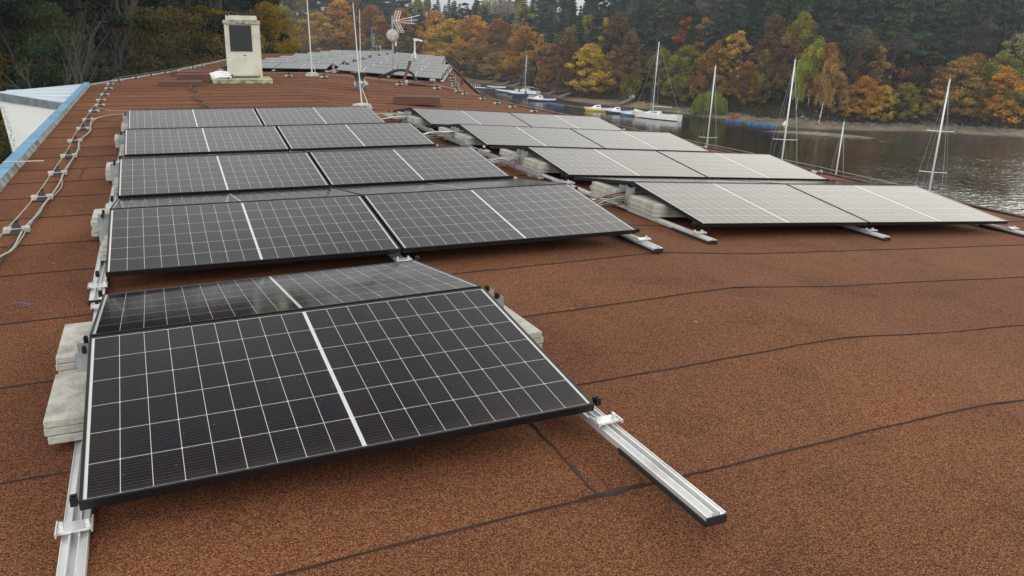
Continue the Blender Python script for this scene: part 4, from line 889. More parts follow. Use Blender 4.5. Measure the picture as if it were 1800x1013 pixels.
def tree(kind, x, y, H, W_, col, label, group=None, var=None, lean=None):
    cm, tm = P_[kind][var if var is not None else (tr.randrange(len(P_[kind])))]
    h0, w0 = HW[kind]; sx = W_ / w0 if W_ else H / h0 * tr.uniform(.85, 1.12)
    t = bpy.data.objects.new(NAME[kind], None); COL.objects.link(t); t.location = (x, y, gz(x, y) - .1); t.scale = (sx, sx, H / h0); le = lean if lean is not None else tr.uniform(-.03, .03)
    t.rotation_euler = (tr.uniform(-.03, .03), le, tr.uniform(0, 6.28) if lean is None else 0)
    tag(t, label, CT.get(kind, 'tree'), group)
    c = bpy.data.objects.new('crown', cm); COL.objects.link(c); c.parent = t; f = tr.uniform(.85, 1.15); c.color = (col[0] * f, col[1] * f, col[2] * f, 1)
    q = bpy.data.objects.new('trunk', tm); COL.objects.link(q); q.parent = t
    return t
PINEC = (0.062, 0.092, 0.072); PINE2 = (0.082, 0.112, 0.068); SPRC = (0.038, 0.066, 0.050)
ORANGE = (0.44, 0.20, 0.034); RUST = (0.28, 0.130, 0.044); YEL = (0.48, 0.31, 0.04); OLIVE = (0.22, 0.19, 0.035); LIME = (0.34, 0.36, 0.055); BROWN = (0.17, 0.10, 0.05); GREYB = (0.12, 0.105, 0.09); PALE = (0.30, 0.26, 0.10); TAN = (0.42, 0.25, 0.07)
def shore_d(u):          # distance along a bearing at which the far bank begins
    ds = np.arange(60, 300, .5); p0 = spot(u, 1); v = p0 - Vector((CAM.x, CAM.y)); P = np.array([(CAM.x + v.x * d, CAM.y + v.y * d) for d in ds]); s_ = sdist(P, SH); i = np.argmax(s_ > 0)
    return float(ds[i])
# --- single trees of the far bank: column, top row, metres behind the water's edge, kind, colour, width in px, label
FT = [(498, 14, 12, 'oak', OLIVE, 70, 'olive brown tree right of the cream cabinet, just left of the tall rod'), (560, 22, 14, 'oak', TAN, 62, 'tan and yellow autumn tree directly behind the tall upright rod'),
      (596, 2, 22, 'oak', ORANGE, 74, 'tall orange autumn tree between the two lightning rods'), (600, 62, 11, 'oak', RUST, 66, 'low rust brown tree behind the farthest panels and the upright rod'),
      (652, 10, 16, 'oak', RUST, 62, 'rust coloured tree right of the leaning rod tops'), (655, 66, 10, 'oak', OLIVE, 50, 'low olive tree left of the round dish'), (705, 18, 18, 'oak', RUST, 70, 'brown orange tree behind the television aerial'),
      (715, 74, 10, 'oak', BROWN, 58, 'dark brown tree below the television aerial'), (762, 22, 20, 'oak', ORANGE, 66, 'orange tree crown below the gap of open sky'), (790, 36, 13, 'oak', YEL, 78, 'bright yellow orange round crowned tree right of the television aerial'),
      (775, 92, 9, 'slim', OLIVE, 46, 'olive green tree low behind the far roof corner'), (832, 30, 14, 'oak', ORANGE, 70, 'orange tree right of the bright yellow orange crown'), (840, 82, 8, 'slim', OLIVE, 52, 'yellow green tree above the start of the beach'),
      (872, 36, 12, 'oak', RUST, 72, 'large rust tree above the row of small docks'), (880, 92, 8, 'oak', TAN, 54, 'tan tree low over the small docks'), (920, 8, 20, 'slim', PALE, 46, 'tall pale yellow feathery tree rising over the orange ones'),
      (918, 48, 12, 'oak', ORANGE, 78, 'broad deep orange oak left of the thin far mast'), (938, 96, 8, 'spruce', PINE2, 36, 'small dark green conifer at the far mast'), (972, 80, 11, 'oak', RUST, 62, 'red brown tree right of the thin far mast'),
      (1000, 58, 14, 'oak', BROWN, 58, 'brown thinning tree above the blue dock row'), (1037, 80, 9, 'oak', YEL, 82, 'big yellow olive oak hanging over the yellow boat'), (1062, 30, 22, 'slim', YEL, 36, 'narrow bright yellow tree over the olive oak'),
      (1098, 84, 11, 'oak', RUST, 60, 'rust tree between yellow boat and white sailboat'), (1115, 126, 7, 'bush', OLIVE, 40, 'low olive bush left of the tall white mast'), (1140, 90, 14, 'slim', BROWN, 48, 'dim brown tree directly behind the tall white mast'),
      (1205, 28, 18, 'slim', (0.30, 0.10, 0.035), 52, 'reddish orange tree standing high right of the white sailboat mast'), (1210, 80, 10, 'oak', OLIVE, 62, 'olive yellow tree below the reddish orange one'), (1262, 74, 12, 'oak', RUST, 46, 'rust brown tree behind the leftmost near mast'),
      (1285, 58, 11, 'slim', YEL, 44, 'yellow leaved slender tree just right of the leftmost near mast'), (1318, 110, 9, 'oak', RUST, 56, 'rust brown tree above the red kayak'), (1345, 90, 12, 'oak', OLIVE, 46, 'olive tree left of the tallest near mast'),
      (1392, 56, 15, 'oak', BROWN, 58, 'dark russet tree behind the tallest near mast'), (1498, 66, 13, 'bare', GREYB, 62, 'grey leafless tree right of the birches'), (1555, 72, 14, 'bare', GREYB, 58, 'grey leafless tree beside the leaning pine trunk'),
      (1478, 128, 9, 'oak', TAN, 50, 'small tan orange tree at the foot of the birches'), (1527, 136, 8, 'oak', ORANGE, 50, 'small orange tree above the rocky shore'), (1566, 152, 7, 'oak', YEL, 42, 'small yellow green tree above the rocky shore'),
      (1608, 148, 8, 'oak', OLIVE, 50, 'dark olive tree left of the rightmost mast'), (1700, 104, 9, 'oak', TAN, 88, 'wide orange brown oak right of the rightmost mast'), (1742, 112, 9, 'oak', OLIVE, 78, 'olive brown oak in the middle of the right bank'),
      (1770, 120, 8, 'oak', ORANGE, 70, 'orange oak overhanging the right beach'), (1790, 60, 14, 'oak', PALE, 70, 'pale yellow tree at the right border of the picture'), (1655, 160, 8, 'oak', RUST, 44, 'low rust red tree touching the rightmost mast')]
for u, tv, off, kind, col, wpx, lb in FT:
    sd = shore_d(u) + off; p = spot(u, sd); z = topz(u, tv, sd); g_ = gz(p.x, p.y)
    tree(kind, p.x, p.y, max(2.5, z - g_), wpx / FL * sd * 1.12, col, lb, 'autumn trees along the far bank')
for (u, tv, off, wpx, col, ln, lb) in ((1412, 84, 9, 26, LIME, .03, 'left yellow green birch with white trunk on the far bank'), (1432, 56, 11, 42, LIME, .03, 'tallest yellow green birch of the group on the far bank'), (1456, 84, 7, 36, TAN, .10, 'orange birch with curved white trunk nearest the water')):
    sd = shore_d(u) + off; p = spot(u, sd); tree('birch', p.x, p.y, topz(u, tv, sd) - gz(p.x, p.y), wpx / FL * sd, col, lb, 'birches on the far bank', lean=ln)
sd = shore_d(1258) + 3.5; p = spot(1258, sd); tree('willow', p.x, p.y, topz(1258, 160, sd) - gz(p.x, p.y), 60 / FL * sd, (0.24, 0.27, 0.045), 'drooping green willow on the beach behind the leftmost near mast')
for u, tv, off, lb in ((1585, 30, 17, 'tall pine with bare leaning reddish trunk above the rocky shore'), (1640, 60, 16, 'pine with pale curved trunk left of the rightmost mast')):
    sd = shore_d(u) + off; p = spot(u, sd); tree('pine', p.x, p.y, topz(u, tv, sd) - gz(p.x, p.y), 52 / FL * sd, PINEC, lb, 'single pines of the far bank', var=2, lean=.14)
# two bare white trees on the skyline
for u, tv, lb in ((868, 2, 'left pale leafless tree against the skyline'), (884, -4, 'right pale leafless tree against the skyline')):
    sd = shore_d(u) + 34; p = spot(u, sd); tree('bare', p.x, p.y, topz(u, tv, sd) - gz(p.x, p.y), 30 / FL * sd, (0.33, 0.29, 0.25), lb, 'pale leafless trees')
# --- wooded hillside behind, in ranks
def fill(off, u0, u1, step, kinds, jitter=.4, hs=1.0, lab='on the hillside', tv=None, ww=(4.5, 6.5)):
    u = u0 + tr.uniform(0, step)
    while u < u1:
        sd = shore_d(u) + off + tr.uniform(-5, 5); p = spot(u, sd); kind, col, nm = tr.choices([k_[1:] for k_ in kinds(u)], [k_[0] for k_ in kinds(u)])[0]
        H = {'pine': 17, 'spruce': 17, 'oak': 12, 'slim': 13, 'bare': 12}[kind] * tr.uniform(.8, 1.15) * hs
        if tv: H = max(4, topz(u, tr.uniform(*tv), sd) - gz(p.x, p.y))
        tree(kind, p.x, p.y, H, None if not tv else tr.uniform(*ww), col, f'{nm} {lab}', f'{nm} {lab}')
        u += step * tr.uniform(1 - jitter, 1 + jitter)
def kr(u):
    if u < 700: return [(4, 'pine', PINEC, 'dark green pine'), (2, 'spruce', SPRC, 'dark pointed spruce'), (1.5, 'oak', RUST, 'rust brown tree'), (1.2, 'oak', OLIVE, 'olive tree')]
    if u < 1100: return [(3, 'pine', PINEC, 'dark green pine'), (4, 'spruce', SPRC, 'dark pointed spruce'), (1, 'oak', OLIVE, 'olive tree'), (.8, 'bare', GREYB, 'grey leafless tree')]
    return [(8, 'pine', PINEC, 'dark green pine'), (2.2, 'pine', PINE2, 'dark green pine'), (1, 'spruce', SPRC, 'dark pointed spruce'), (1.0, 'bare', GREYB, 'grey leafless tree'), (.7, 'oak', OLIVE, 'olive tree')]
ka = lambda u: [(3, 'oak', RUST, 'rust brown tree'), (3, 'oak', OLIVE, 'olive tree'), (2, 'oak', BROWN, 'dull brown tree'), (2, 'slim', TAN, 'tan tree'), (1, 'slim', YEL, 'yellow tree')]
fill(14, 950, 1830, 44, ka, hs=.85, lab='between the shore and the dark pines')
fill(26, 950, 1500, 90, ka, hs=1.0, lab='standing out among the dark pines')
kl = lambda u: [(3, 'spruce', SPRC, 'small dark spruce'), (3, 'pine', PINEC, 'small dark pine'), (1, 'oak', OLIVE, 'small olive tree')]
fill(19, 950, 1830, 40, kr, lab='in the first rank behind the far bank trees')
fill(30, 900, 1830, 34, kr, lab='low on the wooded hillside'); fill(33, 470, 900, 38, kr, hs=.85, lab='behind the orange trees of the far bank')
fill(41, 900, 1830, 34, kr, lab='in the middle of the wooded hillside')
fill(53, 470, 700, 36, kr, hs=1.0, lab='high behind the orange trees'); fill(53, 880, 1830, 34, kr, lab='halfway up the wooded hillside')
fill(67, 900, 1830, 34, kr, lab='high on the wooded hillside')
fill(76, 470, 700, 20, kr, tv=(-25, 4), ww=(7, 10), lab='on the left skyline behind the orange trees'); fill(84, 890, 1830, 38, kr, hs=1.1, lab='near the top of the wooded hillside')
fill(96, 850, 1000, 22, kr, tv=(-30, 6), lab='on the skyline above the bare pale trees'); fill(108, 930, 1830, 36, kr, hs=1.35, lab='along the crest of the wooded hillside'); fill(104, 440, 695, 20, kr, tv=(-60, -15), ww=(8, 12), lab='on the crest above the orange trees')
fill(48, 680, 900, 11, kl, tv=(10, 30), ww=(5, 8), lab='under the open patch of sky'); fill(66, 690, 930, 9, kl, tv=(-3, 9), ww=(6, 9), lab='on the low skyline under the open sky')
# --- dark wood close by on the left
for i, (u, d, H, var, lb) in enumerate(((68, 40, 15.5, 0, 'dark pine with thick bare trunk and dead side branches at the far left'), (150, 52, 17, 1, 'dense dark pine left of the roof corner'), (230, 46, 15.5, 1, 'dark pine behind the left roof corner'), (320, 52, 16.5, 0, 'dark pine above the brown curb'),
        (385, 60, 18, 1, 'dark pine directly behind the cream cabinet'), (20, 55, 18, 1, 'dark pine cut by the left border'), (110, 62, 19, 0, 'tall dark pine between the two nearest pines'), (195, 66, 20, 0, 'tall pine behind the white wing'), (275, 64, 19, 1, 'tall pine left of the pipe box'),
        (345, 74, 20, 0, 'tall pine in the back row left of the cabinet'), (430, 78, 18, 1, 'dark pine right behind the cabinet top'), (-40, 48, 16, 0, 'pine just outside the left border'), (465, 92, 18, 0, 'dark pine right of the cabinet'))):
    p = spot(u, d); tree('nearpine', p.x, p.y, H, None, (0.034, 0.050, 0.037), lb, 'dark pines close behind the building', var=var)
for i in range(26):
    u = -60 + i * 21 + tr.uniform(-8, 8); p = spot(u, tr.uniform(84, 112)); tree('nearpine' if i % 3 else 'spruce', p.x, p.y, tr.uniform(17, 22), None, (0.046, 0.062, 0.048), 'dark conifer in the back rows of the wood on the left', 'dark conifers of the left wood')
for u, d, H, col, kind, lb in ((4, 40, 6.8, (0.15, 0.095, 0.012), 'nearleaf', 'yellow leaved tree above the white wing at the left border'), (50, 44, 6.4, (0.09, 0.07, 0.015), 'nearleaf', 'low yellow tree behind the white wing'), (355, 54, 8.8, (0.16, 0.11, 0.02), 'nearleaf', 'yellow tree left of the cream cabinet'), (392, 56, 8.8, (0.26, 0.17, 0.02), 'nearleaf', 'small yellow tree hidden partly by the cabinet'),
        (470, 66, 10.2, (0.27, 0.17, 0.03), 'nearleaf', 'yellow brown tree right of the cabinet base'), (215, 40, 8.5, (0.06, 0.055, 0.045), 'nearbare', 'leafless young tree with pale forked stems'), (130, 34, 8.0, (0.05, 0.045, 0.03), 'nearbare', 'dark bare tree behind the wing roof'),
        (265, 42, 8.6, (0.085, 0.075, 0.035), 'nearleaf', 'olive brown bushy tree beyond the left corner'), (310, 44, 8.6, (0.10, 0.075, 0.03), 'nearleaf', 'dull brown bushy tree left of the pipe box'), (90, 38, 8.4, (0.045, 0.06, 0.03), 'nearleaf', 'dark green bushy tree at the thick trunk')):
    p = spot(u, d); tree(kind, p.x, p.y, H, None, col, lb)
# --- undergrowth on the banks
L = Leaves(5); ur = random.Random(9); V = []
for i in range(1500):
    u = ur.uniform(760, 1830); sd = shore_d(u) + 7.5 + abs(ur.gauss(0, 3.6)); p = spot(u, sd); z = gz(p.x, p.y); s_ = ur.uniform(.5, 1.25)
    L.blob((p.x, p.y, z + s_ * .4), (s_, s_, s_ * .8), 26, .17, shell=.1, vmid=.5 + ur.uniform(-.3, .3))
o = bpy.data.objects.new('undergrowth', L.mesh('undergrowth')); COL.objects.link(o); o.color = (0.085, 0.058, 0.036, 1); tag(o, 'brown scrub covering the foot of the far bank', 'undergrowth', kind='stuff')
L = Leaves(6)
for i in range(700):
    u = ur.uniform(-160, 260); d = ur.uniform(22, 60); p = spot(u, d); z = gz(p.x, p.y); s_ = ur.uniform(.4, .9); L.blob((p.x, p.y, z + s_ * .4), (s_, s_, s_ * .7), 40, .09, shell=.1, long=1.5, vmid=.5 + ur.uniform(-.3, .3))
o = bpy.data.objects.new('undergrowth', L.mesh('undergrowth')); COL.objects.link(o); o.color = (0.085, 0.065, 0.035, 1); tag(o, 'brown brush on the ground left of the building', 'undergrowth', kind='stuff')
# rocks along the beach top
m = MB(); rr_ = random.Random(4)
for i in range(620):
    u = rr_.uniform(1315, 1800) if i < 520 else rr_.uniform(1130, 1315); sd = shore_d(u) + (rr_.gauss(8.6, .8) if i % 3 else rr_.gauss(7.2, 1.6)); p = spot(u, sd); s_ = rr_.uniform(.14, .48); z = gz(p.x, p.y)
    vs = []
    for dz, q in ((-.5, .8), (.1, 1), (.55, .55)):
        for k_ in range(6): a = k_ * 1.047 + rr_.uniform(-.25, .25); vs.append((p.x + s_ * q * math.cos(a) * rr_.uniform(.8, 1.3), p.y + s_ * q * math.sin(a), z + s_ * dz * rr_.uniform(.7, 1.1)))
    m.add(vs, [(0 + k_, (k_ + 1) % 6, 6 + (k_ + 1) % 6, 6 + k_) for k_ in range(6)] + [(6 + k_, 6 + (k_ + 1) % 6, 12 + (k_ + 1) % 6, 12 + k_) for k_ in range(6)] + [(12, 13, 14, 15, 16, 17)])
tag(m.build('shore_rocks', M['rock']), 'dark stones strewn along the top of the beach', 'rocks', kind='stuff')

# ================================================================== BOATS AND DOCKS
def hull_mesh(L_, B, Fb, dr=.35, stern=.75, mats=('white_gel', 'navy'), stripe=True, sheer=.25, low=1):
    m = MB(); n = 14; sec = [(0, -dr), (.55, -dr * .75), (.88, -.02), (.97, .10), (1.0, Fb * .55), (1.0, Fb)]
    for i in range(n + 1):
        t = i / n; hb = B / 2 * (stern + (1 - stern) * math.sin(math.pi * min(1, t * 1.25) / 2 * 1.25 if t < .4 else math.pi / 2)) if t < .4 else B / 2 * max(0.015, math.cos((t - .4) / .6 * math.pi / 2) ** .72)
        x = -L_ / 2 + L_ * t; rise = max(0, (t - .75) / .25) ** 2
        for q, (a, z) in enumerate(sec):
            zz = z if z > 0.2 else z * (1 - rise); rake = .10 * L_ * rise * (z / Fb if z > 0 else 0)
            m.v.append((x + rake, hb * a, zz + (sheer * (t - .45) ** 2 * Fb * 2 if z > .3 * Fb else 0)))
        for q, (a, z) in enumerate(sec):
            zz = z if z > 0.2 else z * (1 - rise); rake = .10 * L_ * rise * (z / Fb if z > 0 else 0)
            m.v.append((x + rake, -hb * a, zz + (sheer * (t - .45) ** 2 * Fb * 2 if z > .3 * Fb else 0)))
    s_ = 12
    for i in range(n):
        for side in (0, 6):
            for q in range(5):
                a, b = i * s_ + side + q, (i + 1) * s_ + side + q; m.f.append((a, b, b + 1, a + 1) if side else (a, a + 1, b + 1, b)); m.m.append(1 if q <= low or (q == 2 and stripe) else 0)
        m.f.append((i * s_ + 5, i * s_ + 11, (i + 1) * s_ + 11, (i + 1) * s_ + 5)); m.m.append(0)
    m.f.append(tuple([0, 1, 2, 3, 4, 5, 11, 10, 9, 8, 7])); m.m.append(0)
    return m
def sailboat(x, y, head, L_, mastH, label, spreaders=(.5,), hullmat='white_gel', rake=0.0, boom=True, radar=False, r=.055, backstay=True, group=None, far=False):
    """origin on the water; +x is the bow"""
    t = thing('sailboat', label, 'sailboat', T((x, y, WZ)) @ RZ(head), group)
    B = L_ * .31; Fb = L_ * .10 + .08
    def pt(name, mt, fn, sm=False, par=None):
        m = MB(); fn(m); return m.build(name, M[mt] if isinstance(mt, str) else mt, par or t, smooth=sm)
    hull_mesh(L_, B, Fb).build('hull', [M[hullmat], M['navy']], t)
    def cab(m):
        z = Fb + .02; vs = [(-L_ * .06, -B * .26, z), (L_ * .26, -B * .17, z), (L_ * .26, B * .17, z), (-L_ * .06, B * .26, z), (-L_ * .05, -B * .21, z + .38), (L_ * .18, -B * .13, z + .26), (L_ * .18, B * .13, z + .26), (-L_ * .05, B * .21, z + .38)]
        m.add(vs, [(4, 5, 6, 7), (0, 1, 5, 4), (1, 2, 6, 5), (2, 3, 7, 6), (3, 0, 4, 7)])
    cb_ = pt('cabin', hullmat, cab); pt('cockpit', 'wood', lambda m: m.box((-L_ * .40, -B * .2, Fb + .012), (-L_ * .08, B * .2, Fb + .03)))
    for s in (-1, 1): pt('cabin_window', 'dark_glass', lambda m: m.add([(-L_ * .02, s * (B * .25 + .004), Fb + .12), (L_ * .14, s * (B * .205 + .004), Fb + .12), (L_ * .12, s * (B * .18 + .004), Fb + .24), (-L_ * .02, s * (B * .23 + .004), Fb + .30)], [(0, 1, 2, 3)]), par=cb_)
    mx0 = L_ * .12; z0_ = Fb + .2; top = Vector((mx0 - rake, 0, mastH)); foot = Vector((mx0, 0, z0_ - .2))
    ms = pt('mast', 'mast', lambda m: m.tube([foot, foot.lerp(top, .6), top], [r, r * .95, r * .75], 8), True)
    def at_(f): return foot.lerp(top, f)
    for f in spreaders:
        c = at_(f); w_ = B * .36
        pt('spreader', 'mast', lambda m: m.tube([c + Vector((-.08, -w_, .03)), c, c + Vector((-.08, w_, .03))], .02, 5), par=ms)
    wr = .009 if not far else .016
    for s in (-1, 1):
        pt('shroud', 'wire', lambda m: m.tube([Vector((mx0 - .15, s * B * .46, Fb))] + [at_(f) + Vector((-.08, s * B * .36, .03)) for f in spreaders[:1]] + [at_(.96)], wr, 4))
        pt('shroud', 'wire', lambda m: m.tube([Vector((mx0 + .1, s * B * .44, Fb)), at_(spreaders[0])], wr, 4))
    pt('forestay', 'wire', lambda m: m.tube([Vector((L_ * .53, 0, Fb + .1)), at_(.93)], wr * 1.2, 4))
    if backstay: pt('backstay', 'wire', lambda m: m.tube([Vector((-L_ * .49, 0, Fb + .1)), at_(.99)], wr, 4))
    if boom:
        pt('boom', 'mast', lambda m: m.tube([at_(.1), Vector((-L_ * .30, 0, at_(.1).z + .05))], .05, 6))
    pt('masthead', 'mast', lambda m: (m.box((top.x - .16, -.02, top.z), (top.x + .16, .02, top.z + .045)), m.tube([top, top + Vector((0, 0, .22))], .008, 4)), par=ms)
    pt('pushpit', 'alu', lambda m: m.tube([(-L_ * .40, -B * .33, Fb), (-L_ * .41, -B * .33, Fb + .55), (-L_ * .49, -B * .2, Fb + .58), (-L_ * .49, B * .2, Fb + .58), (-L_ * .41, B * .33, Fb + .55), (-L_ * .40, B * .33, Fb)], .016, 5))
    if radar:
        c = at_(.56) + Vector((.32, 0, 0))
        pt('radar_reflector', 'white_plastic', lambda m: m.add([(c.x, c.y - .0, c.z + .30), (c.x - .16, c.y - .16, c.z), (c.x + .16, c.y - .16, c.z), (c.x + .16, c.y + .16, c.z), (c.x - .16, c.y + .16, c.z), (c.x, c.y, c.z - .22)], [(0, 1, 2), (0, 2, 3), (0, 3, 4), (0, 4, 1), (5, 2, 1), (5, 3, 2), (5, 4, 3), (5, 1, 4)]), par=ms)
        pt('pennant', 'wire', lambda m: m.box((c.x - .12, c.y - .01, c.z - .5), (c.x + .12, c.y + .01, c.z - .27)))
    return t
far_head = math.atan2(115.5 - 109.7, 71.4 - 74.9)
sailboat(73.0, 112.7, far_head, 7.6, topz(1163, 75, 136.5) - WZ, 'white sailboat with tall bare mast moored by the far beach', (.42, .70), rake=.0, r=.085, far=True)
NM = [((44.5, 59.1), 9.35, 7.0, (.30,), 2.3, 'sailboat below the roof edge, only its slim mast with one low crossbar showing, leftmost', False, 1.0),
      ((38.8, 42.6), 10.2, 7.4, (.46,), 2.4, 'sailboat below the roof edge with the tallest mast, carrying a pale diamond reflector', True, 1.0),
      ((39.9, 38.7), 6.65, 5.2, (.30,), 2.35, 'small sailboat below the roof edge with the shortest mast and close stays', False, .7),
      ((43.8, 34.9), 9.55, 7.0, (.38, .66), 2.3, 'sailboat below the roof edge with a mast of two crossbars, farthest to the right', False, 1.0)]
for (x, y), mh, l_, sp_, hd, lb, rd, kk in NM:
    hd = math.atan2(y - CAM.y, x - CAM.x) + hd - 2.2 + .12
    off = l_ * .12; sailboat(x - off * math.cos(hd), y - off * math.sin(hd), hd, l_, mh, lb, sp_, radar=rd, r=.062 * kk, group='sailboats moored below the building')
def motorboat(x, y, head, L_, hullm, label, cover=None, cabin=True, grp=None, low=3):
    t = thing('motorboat', label, 'boat', T((x, y, WZ)) @ RZ(head), grp); B = L_ * .38; Fb = .52
    hull_mesh(L_, B, Fb, .2, .85, sheer=.4, low=low).build('hull', [M[hullm[0]], M[hullm[1]]], t)
    z = Fb + .03
    if cabin:
        m = MB(); m.add([(-L_ * .02, -B * .34, z), (L_ * .32, -B * .2, z), (L_ * .32, B * .2, z), (-L_ * .02, B * .34, z), (-L_ * .0, -B * .28, z + .5), (L_ * .17, -B * .2, z + .42), (L_ * .17, B * .2, z + .42), (-L_ * .0, B * .28, z + .5)], [(4, 5, 6, 7), (0, 1, 5, 4), (1, 2, 6, 5), (2, 3, 7, 6), (3, 0, 4, 7)]); cb_ = m.build('cabin', M['white_gel'], t)
        for s in (-1, 1):
            m = MB(); m.add([(L_ * .02, s * (B * .325 + .012), z + .2), (L_ * .17, s * (B * .26 + .012), z + .2), (L_ * .13, s * (B * .235 + .012), z + .38), (L_ * .03, s * (B * .295 + .012), z + .38)], [(0, 1, 2, 3)]); m.build('window', M['dark_glass'], cb_)
    if cover:
        m = MB(); m.add([(-L_ * .46, -B * .40, z), (-L_ * .05, -B * .42, z), (-L_ * .05, B * .42, z), (-L_ * .46, B * .40, z), (-L_ * .40, 0, z + .35), (-L_ * .05, 0, z + .62)], [(0, 1, 5, 4), (2, 3, 4, 5), (1, 2, 5), (3, 0, 4)]); m.build('cover', M[cover], t)
    m = MB(); m.box((-L_ * .5 - .25, -.14, .15), (-L_ * .5 - .01, .14, .95), None, .04); m.build('outboard_motor', M['cable_black'], t)
    return t
motorboat(69.6, 125.3, math.pi - .35, 4.6, ('white_gel', 'yellow'), 'yellow hulled cabin boat with white deck by the far shore', None)
motorboat(71.0, 121.2, math.pi - .3, 4.2, ('white_gel', 'navy'), 'white and dark blue boat between the yellow boat and the blue and white one', 'navy')
motorboat(71.2, 117.2, math.pi - .5, 3.6, ('white_gel', 'dock_blue'), 'small blue and white boat at the bow of the white sailboat', 'white_plastic', cabin=False)
def dock_row(x0, y0, x1, y1, n, label, wid=1.4, mt='dock_blue', h=.42, grp=None, gap=-1, deck=None):
    d = Vector((x1 - x0, y1 - y0, 0)); L_ = d.length; a = math.atan2(d.y, d.x); t = thing('floating_dock', label, 'dock', T((x0, y0, WZ)) @ RZ(a), grp); s_ = L_ / n
    for i in range(n):
        if i == gap: m = MB(); m.box((i * s_ + .02, -wid * .4, .12), ((i + 1) * s_ - .02, wid * .4, .2)); m.build('gangplank', M['wood'], t); continue
        m = MB(); m.box((i * s_ + .03, -wid / 2, -.15), ((i + 1) * s_ - .03, wid / 2, h), None, .05); m.build('float', M[mt], t)
    if deck: m = MB(); m.box((0, -wid / 2, h + .003), (L_, wid / 2, h + .07)); m.build('deck', M[deck], t)
    return t
dock_row(84.9, 111.3, 87.0, 101.6, 9, 'bright blue floating dock of cube floats off the beach', .85, gap=3, h=.30)
GD = 'small docks along the far shore'
def wd(u, v): return spot(u, 10.5 * FL / (v - (28.5 + .0497 * u)))
a_, b_ = wd(1000, 181), wd(1036, 186); dock_row(a_.x, a_.y, b_.x, b_.y, 8, 'long dark blue dock left of the yellow boat', .45, mt='navy', h=.2, grp=GD, deck='wood')
a_, b_ = wd(966, 176), wd(998, 180.5); dock_row(a_.x, a_.y, b_.x, b_.y, 5, 'blue dock with a pale deck end beside the white cruiser', .5, mt='dock_blue', h=.2, grp=GD, deck='wood')
_w = wd(957, 172); motorboat(_w.x, _w.y, 2.9, 5.0, ('white_gel', 'navy'), 'white cabin cruiser far along the shore in front of the thin dark mast', 'navy')
sailboat(74.2, 166.5, 2.0, 6.2, topz(956, 100, 184) - WZ, 'distant sailboat with thin grey mast behind the white cruiser', (.5,), r=.07, far=True)
for i, (u, v, wpx, lb, mt) in enumerate(((842, 151, 22, 'white railed jetty at the far end of the shore', 'white_plastic'), (868, 153, 20, 'grey wooden platform dock, first of the far row', 'wood'), (888, 156, 20, 'pale platform dock, second of the far row', 'white_plastic'), (918, 163, 18, 'dark dock with white posts left of the cruiser', 'navy'))):
    p = wd(u, v); d = (p - CAM.xy).length; hw = wpx / FL * d / 2
    q = dock_row(p.x - hw, p.y + 1, p.x + hw, p.y - 1, 3, lb, 2.0, mt='navy', h=.3, grp=GD, deck=mt)
    if i == 0:
        for s_ in range(6): m = MB(); m.tube([(s_ * hw / 3, -.8, .37), (s_ * hw / 3, -.8, 1.2)], .05, 4); m.build('railing_post', M['white_plastic'], q)
for u, v, L_, hd, lb in ((897, 158, 4.2, 2.6, 'small white open boat far along the shore'), (911, 161, 3.8, 2.4, 'small white rowing boat beside the dark dock'), (876, 151, 4.0, 2.8, 'small pale open boat near the far end of the shore')):
    d = 10.5 * FL / (v - (28.5 + .0497 * u)); p = spot(u, d); motorboat(p.x, p.y, hd, L_, ('white_gel', 'navy'), lb, None, cabin=False)
# gangways leaning on the bank
for i, (u, L_, lb) in enumerate(((862, 9, 'grey gangway on the bank above the first platform dock'), (886, 10, 'grey gangway on the bank above the pale platform dock'), (905, 10, 'grey gangway on the bank left of the cruiser'), (922, 9, 'grey gangway directly left of the thin far mast'), (968, 10, 'long grey gangway right of the white cruiser'), (988, 9, 'grey gangway above the blue dock row'), (1098, 8, 'grey plank structure above the blue and white boats'))):
    sd = shore_d(u); p = spot(u, sd + 1); d2 = sd + L_ * .7; p2 = spot(u + 22, d2); t = thing('gangway', lb, 'gangway', T((p.x, p.y, 0)), 'gangways on the far bank')
    za, zb = WZ + .5, gz(p2.x, p2.y) + .7; v = Vector((p2.x - p.x, p2.y - p.y, 0)); nn = Vector((-v.y, v.x, 0)).normalized() * .45
    m = MB(); m.add([(-nn.x, -nn.y, za), (nn.x, nn.y, za), (v.x + nn.x, v.y + nn.y, zb), (v.x - nn.x, v.y - nn.y, zb), (-nn.x, -nn.y, za + .14), (nn.x, nn.y, za + .14), (v.x + nn.x, v.y + nn.y, zb + .14), (v.x - nn.x, v.y - nn.y, zb + .14)], [(4, 5, 6, 7), (0, 1, 5, 4), (1, 2, 6, 5), (2, 3, 7, 6), (3, 0, 4, 7)]); m.build('walkway', M['wood'], t)
    for s in (-1, 1): m = MB(); m.tube([(s * nn.x, s * nn.y, za + .9), (v.x + s * nn.x, v.y + s * nn.y, zb + .9)], .035, 4); m.build('handrail', M['galv'], t)
